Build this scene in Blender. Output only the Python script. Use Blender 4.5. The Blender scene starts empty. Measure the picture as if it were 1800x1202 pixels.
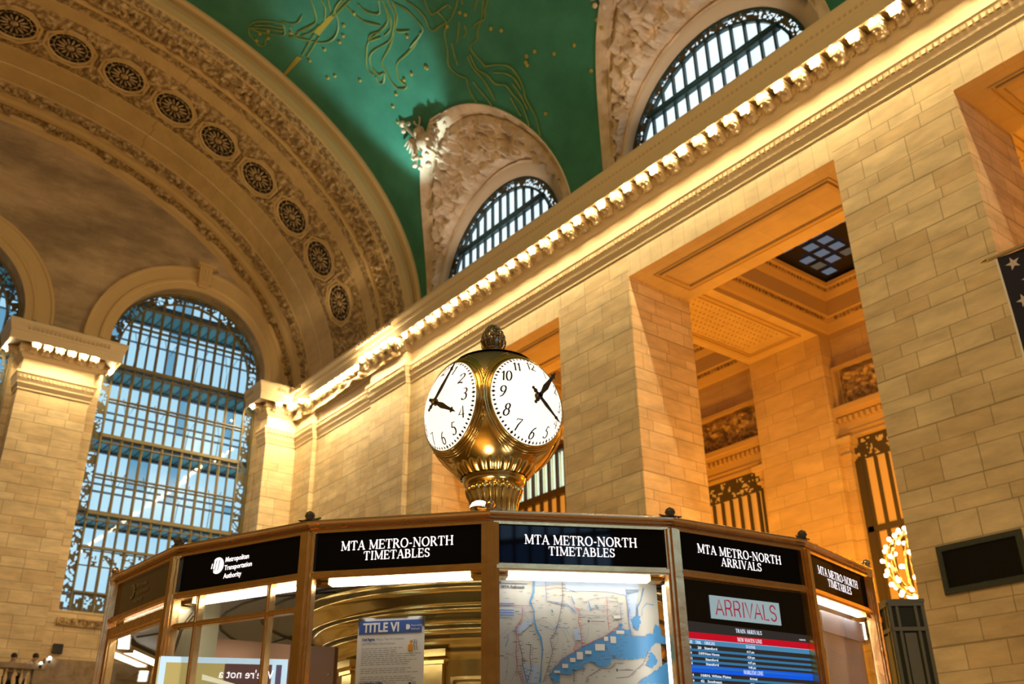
import bpy, math, random
from mathutils import Vector, Matrix, noise
PI = math.pi
random.seed(7)
H = 1.6                      # eye height: building heights below are measured from the eye, floor at -H
sc = bpy.context.scene
COL = sc.collection

# ------------------------------------------------------------------ camera
yaw, pitch, roll = math.radians(141.671), math.radians(26.0754), math.radians(-0.8106)
fw = Vector((math.cos(pitch)*math.cos(yaw), math.cos(pitch)*math.sin(yaw), math.sin(pitch)))
rt = Vector((math.sin(yaw), -math.cos(yaw), 0.0)); up = rt.cross(fw)
cr, sr = math.cos(roll), math.sin(roll)
rt2 = cr*rt + sr*up; up2 = -sr*rt + cr*up
cam = bpy.data.cameras.new('camera'); co = bpy.data.objects.new('camera', cam); COL.objects.link(co)
co.matrix_world = Matrix(((rt2.x, up2.x, -fw.x, 0), (rt2.y, up2.y, -fw.y, 0), (rt2.z, up2.z, -fw.z, H), (0, 0, 0, 1)))
cam.sensor_width = 36; cam.lens = 1700.73/1800*36; cam.clip_start = .05; cam.clip_end = 300
cam.dof.use_dof = True; cam.dof.focus_distance = 6.0; cam.dof.aperture_fstop = 2.8; cam.dof.aperture_blades = 9
sc.camera = co
sc.view_settings.view_transform = 'Standard'; sc.view_settings.look = 'None'
sc.view_settings.gamma = 1.0; sc.view_settings.exposure = 0.0; sc.view_settings.use_curve_mapping = False
sc.cycles.max_bounces = 6; sc.cycles.diffuse_bounces = 3; sc.cycles.glossy_bounces = 4
sc.cycles.transparent_max_bounces = 12; sc.cycles.sample_clamp_indirect = 4.0
sc.cycles.caustics_reflective = False; sc.cycles.caustics_refractive = False

# ------------------------------------------------------------------ world: the dim warm light of the rest of the hall
w = bpy.data.worlds.new('hall'); sc.world = w; w.use_nodes = True
wn = w.node_tree.nodes; wb = wn['Background']
tc = wn.new('ShaderNodeTexCoord'); sx = wn.new('ShaderNodeSeparateXYZ'); rp = wn.new('ShaderNodeValToRGB')
w.node_tree.links.new(tc.outputs['Generated'], sx.inputs[0]); w.node_tree.links.new(sx.outputs[2], rp.inputs[0])
rp.color_ramp.elements[0].position = 0.0; rp.color_ramp.elements[0].color = (.20, .09, .015, 1)
rp.color_ramp.elements[1].position = .6; rp.color_ramp.elements[1].color = (.95, .56, .17, 1)
w.node_tree.links.new(rp.outputs[0], wb.inputs[0]); wb.inputs[1].default_value = .26

def lamp(name, kind, loc, power, color, size=.5, target=None, spot=None, blend=.6, size_y=None):
    l = bpy.data.lights.new(name, kind); l.energy = power; l.color = color
    if kind == 'AREA':
        l.size = size
        if size_y: l.shape = 'RECTANGLE'; l.size_y = size_y
    else: l.shadow_soft_size = size
    if kind == 'SPOT': l.spot_size = math.radians(spot); l.spot_blend = blend
    o = bpy.data.objects.new(name, l); COL.objects.link(o); o.location = (loc[0], loc[1], loc[2]+H)
    if target is not None:
        d = Vector(target)-Vector(loc); o.rotation_euler = d.to_track_quat('-Z', 'Y').to_euler()
    return o
WARM = (1, .70, .33); ORANGE = (1, .37, .015)
lamp('uplight_left', 'SPOT', (-32.4, 20.3, 21.3), 4500, (.72, 1, .95), .2, target=(-30.6, 17.2, 30.0), spot=44)
lamp('lunette_light_left', 'SPOT', (-29.0, 20.75, 21.15), 420, (1, .80, .58), .2, target=(-29.0, 21.0, 26), spot=120)
lamp('lunette_light_right', 'SPOT', (-16.7, 20.75, 21.15), 420, (1, .80, .58), .2, target=(-16.7, 21.0, 26), spot=120)
lamp('passage_light_right', 'POINT', (-16.5, 28.5, 6.5), 1600, ORANGE, .9)
lamp('passage_light_left', 'POINT', (-28.8, 28.5, 6.5), 1600, ORANGE, .9)
lamp('passage_light_near', 'POINT', (-4.3, 28.5, 6.5), 1500, ORANGE, .9)
lamp('passage_light_far', 'POINT', (-41, 28.5, 6.5), 1400, ORANGE, .9)
lamp('hall_fill', 'AREA', (0, -11, 20), 4200, (1, .60, .21), 12, target=(-25, 20, 20))  # added fill standing in for light from the hall's unbuilt side

# ------------------------------------------------------------------ materials
def mat(name, color, rough=.6, metal=0., emit=None, strength=0., bump=None, spec=None, coat=None):
    m = bpy.data.materials.new(name); m.use_nodes = True; nt = m.node_tree; b = nt.nodes['Principled BSDF']
    b.inputs['Base Color'].default_value = (*color, 1); b.inputs['Roughness'].default_value = rough
    b.inputs['Metallic'].default_value = metal
    if spec is not None: b.inputs['Specular IOR Level'].default_value = spec
    if coat: b.inputs['Coat Weight'].default_value = coat
    if emit: b.inputs['Emission Color'].default_value = (*emit, 1); b.inputs['Emission Strength'].default_value = strength
    if bump or metal:
        t = nt.nodes.new('ShaderNodeTexCoord'); n = nt.nodes.new('ShaderNodeTexNoise')
        sc_, st = bump if bump else (9, .05)
        n.inputs['Scale'].default_value = sc_; n.inputs['Detail'].default_value = 4
        nt.links.new(t.outputs['Object'], n.inputs['Vector'])
        bp = nt.nodes.new('ShaderNodeBump'); bp.inputs['Strength'].default_value = st; bp.inputs['Distance'].default_value = .02
        nt.links.new(n.outputs['Fac'], bp.inputs['Height']); nt.links.new(bp.outputs[0], b.inputs['Normal'])
        if metal:   # uneven polish
            mr = nt.nodes.new('ShaderNodeMapRange'); mr.inputs['To Min'].default_value = rough*.75; mr.inputs['To Max'].default_value = rough*1.35
            nt.links.new(n.outputs['Fac'], mr.inputs['Value']); nt.links.new(mr.outputs[0], b.inputs['Roughness'])
    return m
def blocks(name, c1, c2, mortar, bw=1.3, rh=.46, ms=.014, flat=False, plain=0., warp=.2, rough=.55, bumpk=.35):
    """ashlar of uneven courses; flat=True lays the joints on horizontal faces"""
    m = bpy.data.materials.new(name); m.use_nodes = True; nt = m.node_tree; N = nt.nodes; L = nt.links
    b = N['Principled BSDF']; b.inputs['Roughness'].default_value = rough
    t = N.new('ShaderNodeTexCoord'); s = N.new('ShaderNodeSeparateXYZ'); L.new(t.outputs['Object'], s.inputs[0])
    def mth(op, a, b_=None, c=None):
        n = N.new('ShaderNodeMath'); n.operation = op
        for i, v in enumerate((a, b_, c)):
            if v is None: continue
            if isinstance(v, (int, float)): n.inputs[i].default_value = v
            else: L.new(v, n.inputs[i])
        return n.outputs[0]
    if flat: u, v = s.outputs[0], s.outputs[1]
    else: u, v = mth('ADD', s.outputs[0], s.outputs[1]), s.outputs[2]
    sn = mth('SINE', mth('MULTIPLY', v, 2*PI/(rh*3)+.35)); v2 = mth('MULTIPLY_ADD', sn, warp*rh, v)
    cx = N.new('ShaderNodeCombineXYZ'); L.new(u, cx.inputs[0]); L.new(v2, cx.inputs[1])
    br = N.new('ShaderNodeTexBrick'); L.new(cx.outputs[0], br.inputs['Vector'])
    br.offset = .37; br.offset_frequency = 2; br.squash = .72; br.squash_frequency = 3
    for k, val in (('Scale', 1), ('Mortar Size', ms), ('Mortar Smooth', .25), ('Bias', 0), ('Brick Width', bw), ('Row Height', rh)):
        br.inputs[k].default_value = val
    br.inputs['Color1'].default_value = (*c1, 1); br.inputs['Color2'].default_value = (*c2, 1); br.inputs['Mortar'].default_value = (*mortar, 1)
    nz = N.new('ShaderNodeTexNoise'); nz.inputs['Scale'].default_value = .8; nz.inputs['Detail'].default_value = 6; nz.inputs['Roughness'].default_value = .62
    mp = N.new('ShaderNodeMapping'); mp.inputs['Scale'].default_value = (1, 1, 3.2); L.new(t.outputs['Object'], mp.inputs[0]); L.new(mp.outputs[0], nz.inputs['Vector'])
    rmp = N.new('ShaderNodeMapRange'); rmp.inputs['From Min'].default_value = .3; rmp.inputs['From Max'].default_value = .7
    rmp.inputs['To Min'].default_value = .72; rmp.inputs['To Max'].default_value = 1.12; L.new(nz.outputs['Fac'], rmp.inputs['Value'])
    mx = N.new('ShaderNodeMix'); mx.data_type = 'RGBA'; mx.blend_type = 'MULTIPLY'; mx.inputs[0].default_value = 1
    L.new(br.outputs['Color'], mx.inputs[6]); L.new(rmp.outputs[0], mx.inputs[7]); out = mx.outputs[2]
    if plain:
        m2 = N.new('ShaderNodeMix'); m2.data_type = 'RGBA'; m2.inputs[0].default_value = plain
        L.new(out, m2.inputs[6]); m2.inputs[7].default_value = (*c1, 1); out = m2.outputs[2]
    L.new(out, b.inputs['Base Color'])
    bp = N.new('ShaderNodeBump'); bp.inputs['Strength'].default_value = bumpk; bp.inputs['Distance'].default_value = .02; bp.invert = True
    L.new(br.outputs['Fac'], bp.inputs['Height']); L.new(bp.outputs[0], b.inputs['Normal'])
    return m
def glass(name, tint=(1, 1, 1), refl=1.):
    m = bpy.data.materials.new(name); m.use_nodes = True; nt = m.node_tree; N = nt.nodes; L = nt.links
    N.remove(N['Principled BSDF']); o = N['Material Output']
    tr = N.new('ShaderNodeBsdfTransparent'); tr.inputs[0].default_value = (*tint, 1); gl = N.new('ShaderNodeBsdfGlossy'); gl.inputs['Roughness'].default_value = .03
    fr = N.new('ShaderNodeFresnel'); fr.inputs[0].default_value = 1.45; ml = N.new('ShaderNodeMath'); ml.operation = 'MULTIPLY'; ml.inputs[1].default_value = refl
    L.new(fr.outputs[0], ml.inputs[0]); mx = N.new('ShaderNodeMixShader'); L.new(ml.outputs[0], mx.inputs[0]); L.new(tr.outputs[0], mx.inputs[1]); L.new(gl.outputs[0], mx.inputs[2])
    L.new(mx.outputs[0], o.inputs[0]); return m
M = {}
M['stone'] = blocks('stone_blocks', (.82, .68, .43), (.69, .53, .30), (.40, .30, .17), bw=1.35, rh=.47)
M['stone2'] = blocks('passage_stone_blocks', (.80, .63, .36), (.66, .48, .24), (.36, .25, .12), bw=1.5, rh=.62, plain=.35)  # same stone as the hall, tinted towards the passage's orange light
M['lintel'] = blocks('lintel_stone', (.80, .68, .45), (.74, .61, .38), (.46, .36, .2), bw=.52, rh=3.0, warp=0, plain=.2, ms=.01)
M['soffit'] = blocks('soffit_stone', (.78, .62, .36), (.70, .53, .28), (.45, .32, .16), bw=2.0, rh=1.0, flat=True, warp=0, plain=.5, ms=.01)
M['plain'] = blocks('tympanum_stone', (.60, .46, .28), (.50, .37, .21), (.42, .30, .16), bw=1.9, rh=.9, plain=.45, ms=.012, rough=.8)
M['trim'] = mat('carved_limestone', (.74, .60, .38), .6, bump=(14, .25))
M['arch'] = mat('arch_limestone', (.66, .48, .225), .65, bump=(6, .2))
M['relief'] = None
M['lune'] = None
M['lune_shade'] = mat('shaded_reveal_plaster', (.52, .42, .31), .75, bump=(8, .2))  # shade of the reveal put into a darker plaster colour
M['capstone'] = mat('dentil_limestone', (.62, .49, .30), .6, bump=(20, .3))
M['bronze_dark'] = mat('dark_bronze', (.075, .06, .03), .5, .0, bump=(30, .4))
M['bronze_win'] = mat('window_bronze', (.21, .175, .065), .5, bump=(20, .3))
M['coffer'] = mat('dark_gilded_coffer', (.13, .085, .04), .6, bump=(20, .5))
M['bronze_border'] = mat('dark_foliate_bronze', (.10, .088, .038), .5, bump=(24, .6))
M['bronze_teal'] = mat('green_painted_iron', (.012, .035, .04), .45)
M['pane_day'] = mat('daylit_frosted_pane', (.3, .35, .4), .5, emit=(.72, .9, 1.0), strength=1.15)
M['pane_blue'] = mat('blue_dusk_pane', (.2, .3, .4), .3, emit=(.34, .59, .76), strength=1.25)
M['pane_blue2'] = mat('deep_blue_dusk_pane', (.1, .2, .4), .3, emit=(.14, .36, .55), strength=1.0)
M['pane_green'] = mat('lit_office_pane', (.4, .5, .4), .5, emit=(.78, 1.0, .80), strength=1.0)
M['slab'] = mat('glass_block_floor', (.06, .22, .24), .35, emit=(.02, .10, .12), strength=.5)
M['mullion_grey'] = mat('grey_steel_mullion', (.16, .17, .19), .5)
M['bulb'] = mat('glowing_bulb', (1, .9, .7), .4, emit=(1, .73, .37), strength=1000)
M['bulb2'] = mat('softly_glowing_bulb', (1, .9, .7), .4, emit=(1, .70, .34), strength=1000*.10)
M['bulb_small'] = mat('chandelier_bulb_glow', (1, .9, .7), .4, emit=(1, .72, .36), strength=28)
M['gold'] = mat('gilt_paint', (.40, .33, .05), .5)
M['gold_line'] = mat('dull_gilt_line', (.20, .27, .07), .6)
M['brass'] = mat('polished_brass', (.86, .61, .21), .18, 1.0, bump=(3.5, .10))
M['brass_dark'] = mat('aged_brass', (.33, .26, .15), .27, 1.0, bump=(8, .10))
M['bronze'] = mat('bronze_frame', (.95, .60, .25), .22, 1.0, bump=(12, .12))
M['bronze_worn'] = mat('worn_bronze_trim', (.72, .47, .24), .27, 1.0, bump=(12, .15))
M['opal'] = mat('opal_glass', (.9, .88, .8), .25, emit=(1, .92, .78), strength=1.12)
M['ink'] = mat('black_enamel', (.012, .008, .008), .4)
M['hand'] = mat('bronze_clock_hand', (.05, .032, .02), .4)
M['sign'] = mat('black_sign_glass', (.004, .004, .004), .04, spec=.22)
M['sign_off'] = mat('unlit_sign_glass', (.075, .052, .022), .12, spec=.5)
M['letters'] = mat('lit_white_letters', (1, 1, 1), .5, emit=(1, .93, .97), strength=1.6)
M['letters_off'] = mat('unlit_letters', (.17, .14, .07), .5)
M['tube'] = mat('fluorescent_tube', (1, 1, 1), .5, emit=(1, .93, .84), strength=11)
M['tube2'] = mat('upright_fluorescent', (1, 1, 1), .5, emit=(1, .95, .88), strength=16)
M['ceil_grey'] = mat('painted_ceiling_sheet', (.60, .60, .55), .45, bump=(5, .1))
M['seam'] = mat('dark_seam', (.03, .03, .03), .6)
M['glass'] = glass('booth_glass', (.97, .98, .97), .38)
M['glass_dull'] = glass('dusty_window_glass', (.96, .97, .97), .25)
M['white_paper'] = mat('white_paper', (.80, .80, .80), .6)
M['map_paper'] = mat('map_paper', (.52, .49, .42), .45, bump=(60, .05))
M['marble'] = mat('counter_marble', (.55, .5, .42), .25)
M['green_black'] = mat('dark_green_bronze', (.03, .032, .012), .5, spec=.2)
M['green_rib'] = mat('olive_bronze_rib', (.13, .12, .04), .4)
M['black'] = mat('flat_black', (.008, .008, .007), .5)
M['steel'] = mat('brushed_steel', (.7, .7, .7), .3, 1.0)
def patina(name, ca, cb, s=5., lo=.42, hi=.6, rough=.7, bs=(22, .5)):
    """two-tone carved surface: patchy old patina on stone"""
    m = mat(name, ca, rough, bump=bs); nt = m.node_tree; N = nt.nodes; L = nt.links; t = N.new('ShaderNodeTexCoord')
    n = N.new('ShaderNodeTexNoise'); n.inputs['Scale'].default_value = s; n.inputs['Detail'].default_value = 5; n.inputs['Roughness'].default_value = .6; L.new(t.outputs['Object'], n.inputs['Vector'])
    r = N.new('ShaderNodeValToRGB'); r.color_ramp.elements[0].position = lo; r.color_ramp.elements[0].color = (*cb, 1); r.color_ramp.elements[1].position = hi; r.color_ramp.elements[1].color = (*ca, 1)
    L.new(n.outputs['Fac'], r.inputs[0]); L.new(r.outputs[0], m.node_tree.nodes['Principled BSDF'].inputs['Base Color']); return m
M['relief'] = patina('relief_stone', (.62, .46, .24), (.26, .17, .075), 4.5)
M['lune'] = patina('lunette_plaster', (.70, .56, .42), (.50, .37, .25), 1.2, .35, .6, bs=(9, .5))
def black_gloss(name, k, rough=.03):
    m = bpy.data.materials.new(name); m.use_nodes = True; nt = m.node_tree; N = nt.nodes; L = nt.links; N.remove(N['Principled BSDF'])
    d = N.new('ShaderNodeBsdfDiffuse'); d.inputs[0].default_value = (.004, .004, .004, 1); g = N.new('ShaderNodeBsdfGlossy'); g.inputs['Roughness'].default_value = rough
    f = N.new('ShaderNodeFresnel'); f.inputs[0].default_value = 1.5; q = N.new('ShaderNodeMath'); q.operation = 'MULTIPLY'; q.inputs[1].default_value = k
    L.new(f.outputs[0], q.inputs[0]); x = N.new('ShaderNodeMixShader'); L.new(q.outputs[0], x.inputs[0]); L.new(d.outputs[0], x.inputs[1]); L.new(g.outputs[0], x.inputs[2]); L.new(x.outputs[0], N['Material Output'].inputs[0]); return m
M['sign'] = black_gloss('black_sign_glass', .35)
def emis(name, c, s=1.0): return mat(name, tuple(x*.3 for x in c), .4, emit=c, strength=s)

# green painted vault
def vault_mat():
    m = mat('sea_green_ceiling_paint', (.03, .20, .12), .45); nt = m.node_tree; N = nt.nodes; L = nt.links; b = N['Principled BSDF']
    t = N.new('ShaderNodeTexCoord'); n = N.new('ShaderNodeTexNoise'); n.inputs['Scale'].default_value = .45; n.inputs['Detail'].default_value = 8; n.inputs['Roughness'].default_value = .65
    L.new(t.outputs['Object'], n.inputs['Vector']); r = N.new('ShaderNodeValToRGB')
    r.color_ramp.elements[0].position = .3; r.color_ramp.elements[0].color = (.028, .165, .112, 1)
    r.color_ramp.elements[1].position = .7; r.color_ramp.elements[1].color = (.055, .265, .185, 1)
    L.new(n.outputs['Fac'], r.inputs[0]); L.new(r.outputs[0], b.inputs['Base Color']); return m
M['vault'] = vault_mat()
# tympanum stone with uneven darker streaks
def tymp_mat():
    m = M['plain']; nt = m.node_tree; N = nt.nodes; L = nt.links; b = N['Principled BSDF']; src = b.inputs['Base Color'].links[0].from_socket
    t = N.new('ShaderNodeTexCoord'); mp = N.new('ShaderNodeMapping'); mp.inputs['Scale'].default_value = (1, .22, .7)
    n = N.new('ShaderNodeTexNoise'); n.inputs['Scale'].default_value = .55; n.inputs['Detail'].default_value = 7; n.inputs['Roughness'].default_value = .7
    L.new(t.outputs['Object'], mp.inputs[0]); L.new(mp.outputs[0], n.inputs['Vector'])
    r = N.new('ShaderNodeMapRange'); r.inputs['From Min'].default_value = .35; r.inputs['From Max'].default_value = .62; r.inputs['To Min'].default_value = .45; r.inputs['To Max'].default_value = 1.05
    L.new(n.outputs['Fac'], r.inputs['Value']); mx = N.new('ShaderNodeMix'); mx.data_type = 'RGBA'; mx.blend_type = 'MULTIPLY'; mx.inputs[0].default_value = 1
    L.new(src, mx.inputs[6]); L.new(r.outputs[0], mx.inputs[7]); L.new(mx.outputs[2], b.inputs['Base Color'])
tymp_mat()

# ------------------------------------------------------------------ mesh builder
class MB:
    def __init__(s): s.v = []; s.f = []; s.m = []; s.mi = 0; s.sm = []; s.smooth = False
    def add(s, vs, fs):
        o = len(s.v); s.v += [tuple(v) for v in vs]
        for f in fs: s.f.append(tuple(i+o for i in f)); s.m.append(s.mi); s.sm.append(s.smooth)
        return s
    def box(s, x0, y0, z0, x1, y1, z1):
        x0, x1 = sorted((x0, x1)); y0, y1 = sorted((y0, y1)); z0, z1 = sorted((z0, z1))
        return s.add([(x0,y0,z0),(x1,y0,z0),(x1,y1,z0),(x0,y1,z0),(x0,y0,z1),(x1,y0,z1),(x1,y1,z1),(x0,y1,z1)],
                     [(0,3,2,1),(4,5,6,7),(0,1,5,4),(1,2,6,5),(2,3,7,6),(3,0,4,7)])
    def obox(s, c, ax, ay, az, hx, hy, hz):      # oriented box, half sizes
        c = Vector(c); ax, ay, az = Vector(ax)*hx, Vector(ay)*hy, Vector(az)*hz
        vs = [c+sx*ax+sy*ay+sz*az for sz in (-1, 1) for sx, sy in ((-1,-1),(1,-1),(1,1),(-1,1))]
        return s.add(vs, [(0,3,2,1),(4,5,6,7),(0,1,5,4),(1,2,6,5),(2,3,7,6),(3,0,4,7)])
    def grid(s, rows, closed_u=False, closed_v=False):
        n = len(rows); k = len(rows[0]); vs = [p for r in rows for p in r]; fs = []
        for i in range(n if closed_u else n-1):
            for j in range(k if closed_v else k-1):
                a = i*k+j; b = i*k+(j+1) % k; c = ((i+1) % n)*k+(j+1) % k; d = ((i+1) % n)*k+j
                fs.append((a, b, c, d))
        return s.add(vs, fs)
    def lathe(s, prof, n=32, c=(0, 0, 0), mod=None):
        rows = []
        for (r, z) in prof:
            rows.append([(c[0]+(r+(mod(a, z) if mod else 0))*math.cos(a), c[1]+(r+(mod(a, z) if mod else 0))*math.sin(a), c[2]+z) for a in (2*PI*i/n for i in range(n))])
        return s.grid(rows, closed_v=True)
    def tube(s, pts, r, n=6, closed=False):
        pts = [Vector(p) for p in pts]; rows = []; N = len(pts); ref = None
        for i, p in enumerate(pts):
            if closed: d = pts[(i+1) % N]-pts[i-1]
            else: d = pts[min(i+1, N-1)]-pts[max(i-1, 0)]
            d.normalize()
            if ref is None: ref = Vector((0, 0, 1)) if abs(d.z) < .9 else Vector((1, 0, 0))
            a = d.cross(ref).normalized(); b = a.cross(d).normalized(); ref = b
            rr = r(i/(N-1)) if callable(r) else r
            rows.append([p+rr*(math.cos(t)*a+math.sin(t)*b) for t in (2*PI*k/n for k in range(n))])
        s.grid(rows, closed_u=closed, closed_v=True)
        if not closed:
            s.add(rows[0], [tuple(range(n))]); s.add(rows[-1], [tuple(range(n))[::-1]])
        return s
    def ball(s, c, r, nu=10, nv=7, sz=1.):
        prof = [(r*math.sin(PI*i/nv), -r*sz*math.cos(PI*i/nv)) for i in range(nv+1)]; prof[0] = (.0005, prof[0][1]); prof[-1] = (.0005, prof[-1][1])
        return s.lathe(prof, nu, c)
    def prism(s, poly, axis_fn, d0, d1):         # polygon (a,b) extruded between depths; axis_fn(a,b,d)->xyz
        n = len(poly); vs = [axis_fn(a, b, d0) for a, b in poly]+[axis_fn(a, b, d1) for a, b in poly]
        fs = [tuple(range(n))[::-1], tuple(range(n, 2*n))]+[(i, (i+1) % n, n+(i+1) % n, n+i) for i in range(n)]
        return s.add(vs, fs)
    def xf(s, Mx, start=0):
        for i in range(start, len(s.v)): s.v[i] = tuple(Mx @ Vector(s.v[i]))
        return s
def fixn(me):
    import bmesh
    b = bmesh.new(); b.from_mesh(me); bmesh.ops.recalc_face_normals(b, faces=b.faces); b.to_mesh(me); b.free()
def mesh(name, mb, mats, fix=True):
    me = bpy.data.meshes.new(name); me.from_pydata(mb.v, [], mb.f)
    for m in (mats if isinstance(mats, (list, tuple)) else [mats]): me.materials.append(M[m] if isinstance(m, str) else m)
    me.polygons.foreach_set('material_index', mb.m); me.polygons.foreach_set('use_smooth', mb.sm)
    if fix: fixn(me)
    me.update(); return me
def tag(o, label=None, cat=None, group=None, kind=None):
    if label: o['label'] = label
    if cat: o['category'] = cat
    if group: o['group'] = group
    if kind: o['kind'] = kind
    return o
def part(name, mb, mats, parent, fix=True, label=None):
    o = bpy.data.objects.new(name, mesh(name, mb, mats, fix) if isinstance(mb, MB) else mb); COL.objects.link(o); o.parent = parent
    if label: o['label'] = label
    return o
def empty(name, loc=(0, 0, 0), label=None, cat=None, group=None, kind=None):
    o = bpy.data.objects.new(name, None); COL.objects.link(o); o.location = (loc[0], loc[1], loc[2]+H); o.empty_display_size = .3
    return tag(o, label, cat, group, kind)
def single(name, mb, mats, label=None, cat=None, group=None, kind=None, fix=True):
    """one top-level mesh object, built in hall coordinates; origin moved to its own base"""
    xs = [v[0] for v in mb.v]; ys = [v[1] for v in mb.v]; zs = [v[2] for v in mb.v]
    c = ((min(xs)+max(xs))/2, (min(ys)+max(ys))/2, min(zs)) if kind != 'structure' else (0, 0, 0)
    if kind != 'structure': mb.v = [(x-c[0], y-c[1], z-c[2]) for x, y, z in mb.v]
    o = bpy.data.objects.new(name, mesh(name, mb, mats, fix)); COL.objects.link(o); o.location = (c[0], c[1], c[2]+H)
    return tag(o, label, cat, group, kind)
def dup(root, loc=None, label=None, group=None):
    r = root.copy(); COL.objects.link(r)
    if loc is not None: r.location = (loc[0], loc[1], loc[2]+H)
    if label: r['label'] = label
    if group: r['group'] = group
    for ch in list(root.children):
        c = ch.copy(); COL.objects.link(c); c.parent = r
        for g in list(ch.children):
            d = g.copy(); COL.objects.link(d); d.parent = c
    return r
def sweep(mb, path, prof, closed=False):
    """profile [(d,z)] swept along plan path; d is offset to the LEFT of travel (mitred)"""
    n = len(path); rows = []
    P = [Vector((p[0], p[1])) for p in path]
    def nrm(a, b): d = (b-a).normalized(); return Vector((-d.y, d.x))
    mit = []
    for i in range(n):
        if closed or 0 < i < n-1:
            n1 = nrm(P[i-1], P[i]); n2 = nrm(P[i], P[(i+1) % n]); mit.append((n1+n2)/(1+n1.dot(n2)))
        elif i == 0: mit.append(nrm(P[0], P[1]))
        else: mit.append(nrm(P[-2], P[-1]))
    for (d, z) in prof: rows.append([(P[i].x+mit[i].x*d, P[i].y+mit[i].y*d, z) for i in range(n)])
    mb.grid(rows, closed_v=closed)
    if not closed:
        for e in (0, -1):
            c = [r[e] for r in rows]
            mb.add(c+[(P[e].x, P[e].y, prof[-1][1]), (P[e].x, P[e].y, prof[0][1])], [tuple(range(len(c)+2))])
    return mb
def rect_frame(mb, fn, a0, b0, a1, b1, wd, d0, d1):
    for (p, q, r_, s_) in ((a0, b0, a1, b0+wd), (a0, b1-wd, a1, b1), (a0, b0+wd, a0+wd, b1-wd), (a1-wd, b0+wd, a1, b1-wd)):
        mb.prism([(p, q), (r_, q), (r_, s_), (p, s_)], fn, d0, d1)
def foliage(u, v, unit=1.0, seed=0.):
    """height 0..1 of running acanthus scroll; u along, v across (-.5..+.5 of unit)"""
    k = math.floor(u/unit); uu = (u/unit-k)-.5; vv = v/unit*(1 if int(k) % 2 else -1)
    r = math.hypot(uu, vv); a = math.atan2(vv, uu)
    s1 = .5+.5*math.cos(2*a-13*r+1.0); ros = max(0, 1-r*7)
    lf = abs(noise.noise(Vector((u*3.1+seed, v*3.1, seed))))*1.6
    h = s1*math.exp(-(r*1.6)**4)*.8+ros*.6+lf*.7
    return min(1.2, h)
def curve_text(body, size, align='CENTER', bold=0.0, shear=0., spacing=1.):
    cu = bpy.data.curves.new('t', 'FONT'); cu.body = body; cu.size = size; cu.align_x = align; cu.resolution_u = 2
    cu.offset = bold; cu.shear = shear; cu.space_character = spacing
    o = bpy.data.objects.new('t', cu); COL.objects.link(o); bpy.context.view_layer.update()
    me = bpy.data.meshes.new_from_object(o.evaluated_get(bpy.context.evaluated_depsgraph_get()))
    vs = [tuple(v.co) for v in me.vertices]; fs = [tuple(p.vertices) for p in me.polygons]
    bpy.data.objects.remove(o); bpy.data.curves.remove(cu); bpy.data.meshes.remove(me); return vs, fs
def text_on(mb, body, fn, a, b, size, width=None, **kw):
    """lettering laid at (a,b) of a surface; fn(a,b,d)->xyz; width stretches to fit"""
    vs, fs = curve_text(body, size, **kw)
    if not vs: return
    sx = 1.
    if width:
        xs = [v[0] for v in vs]; sx = width/(max(xs)-min(xs))
    mb.add([fn(a+x*sx, b+y, 0) for x, y, z in vs], fs)

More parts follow.
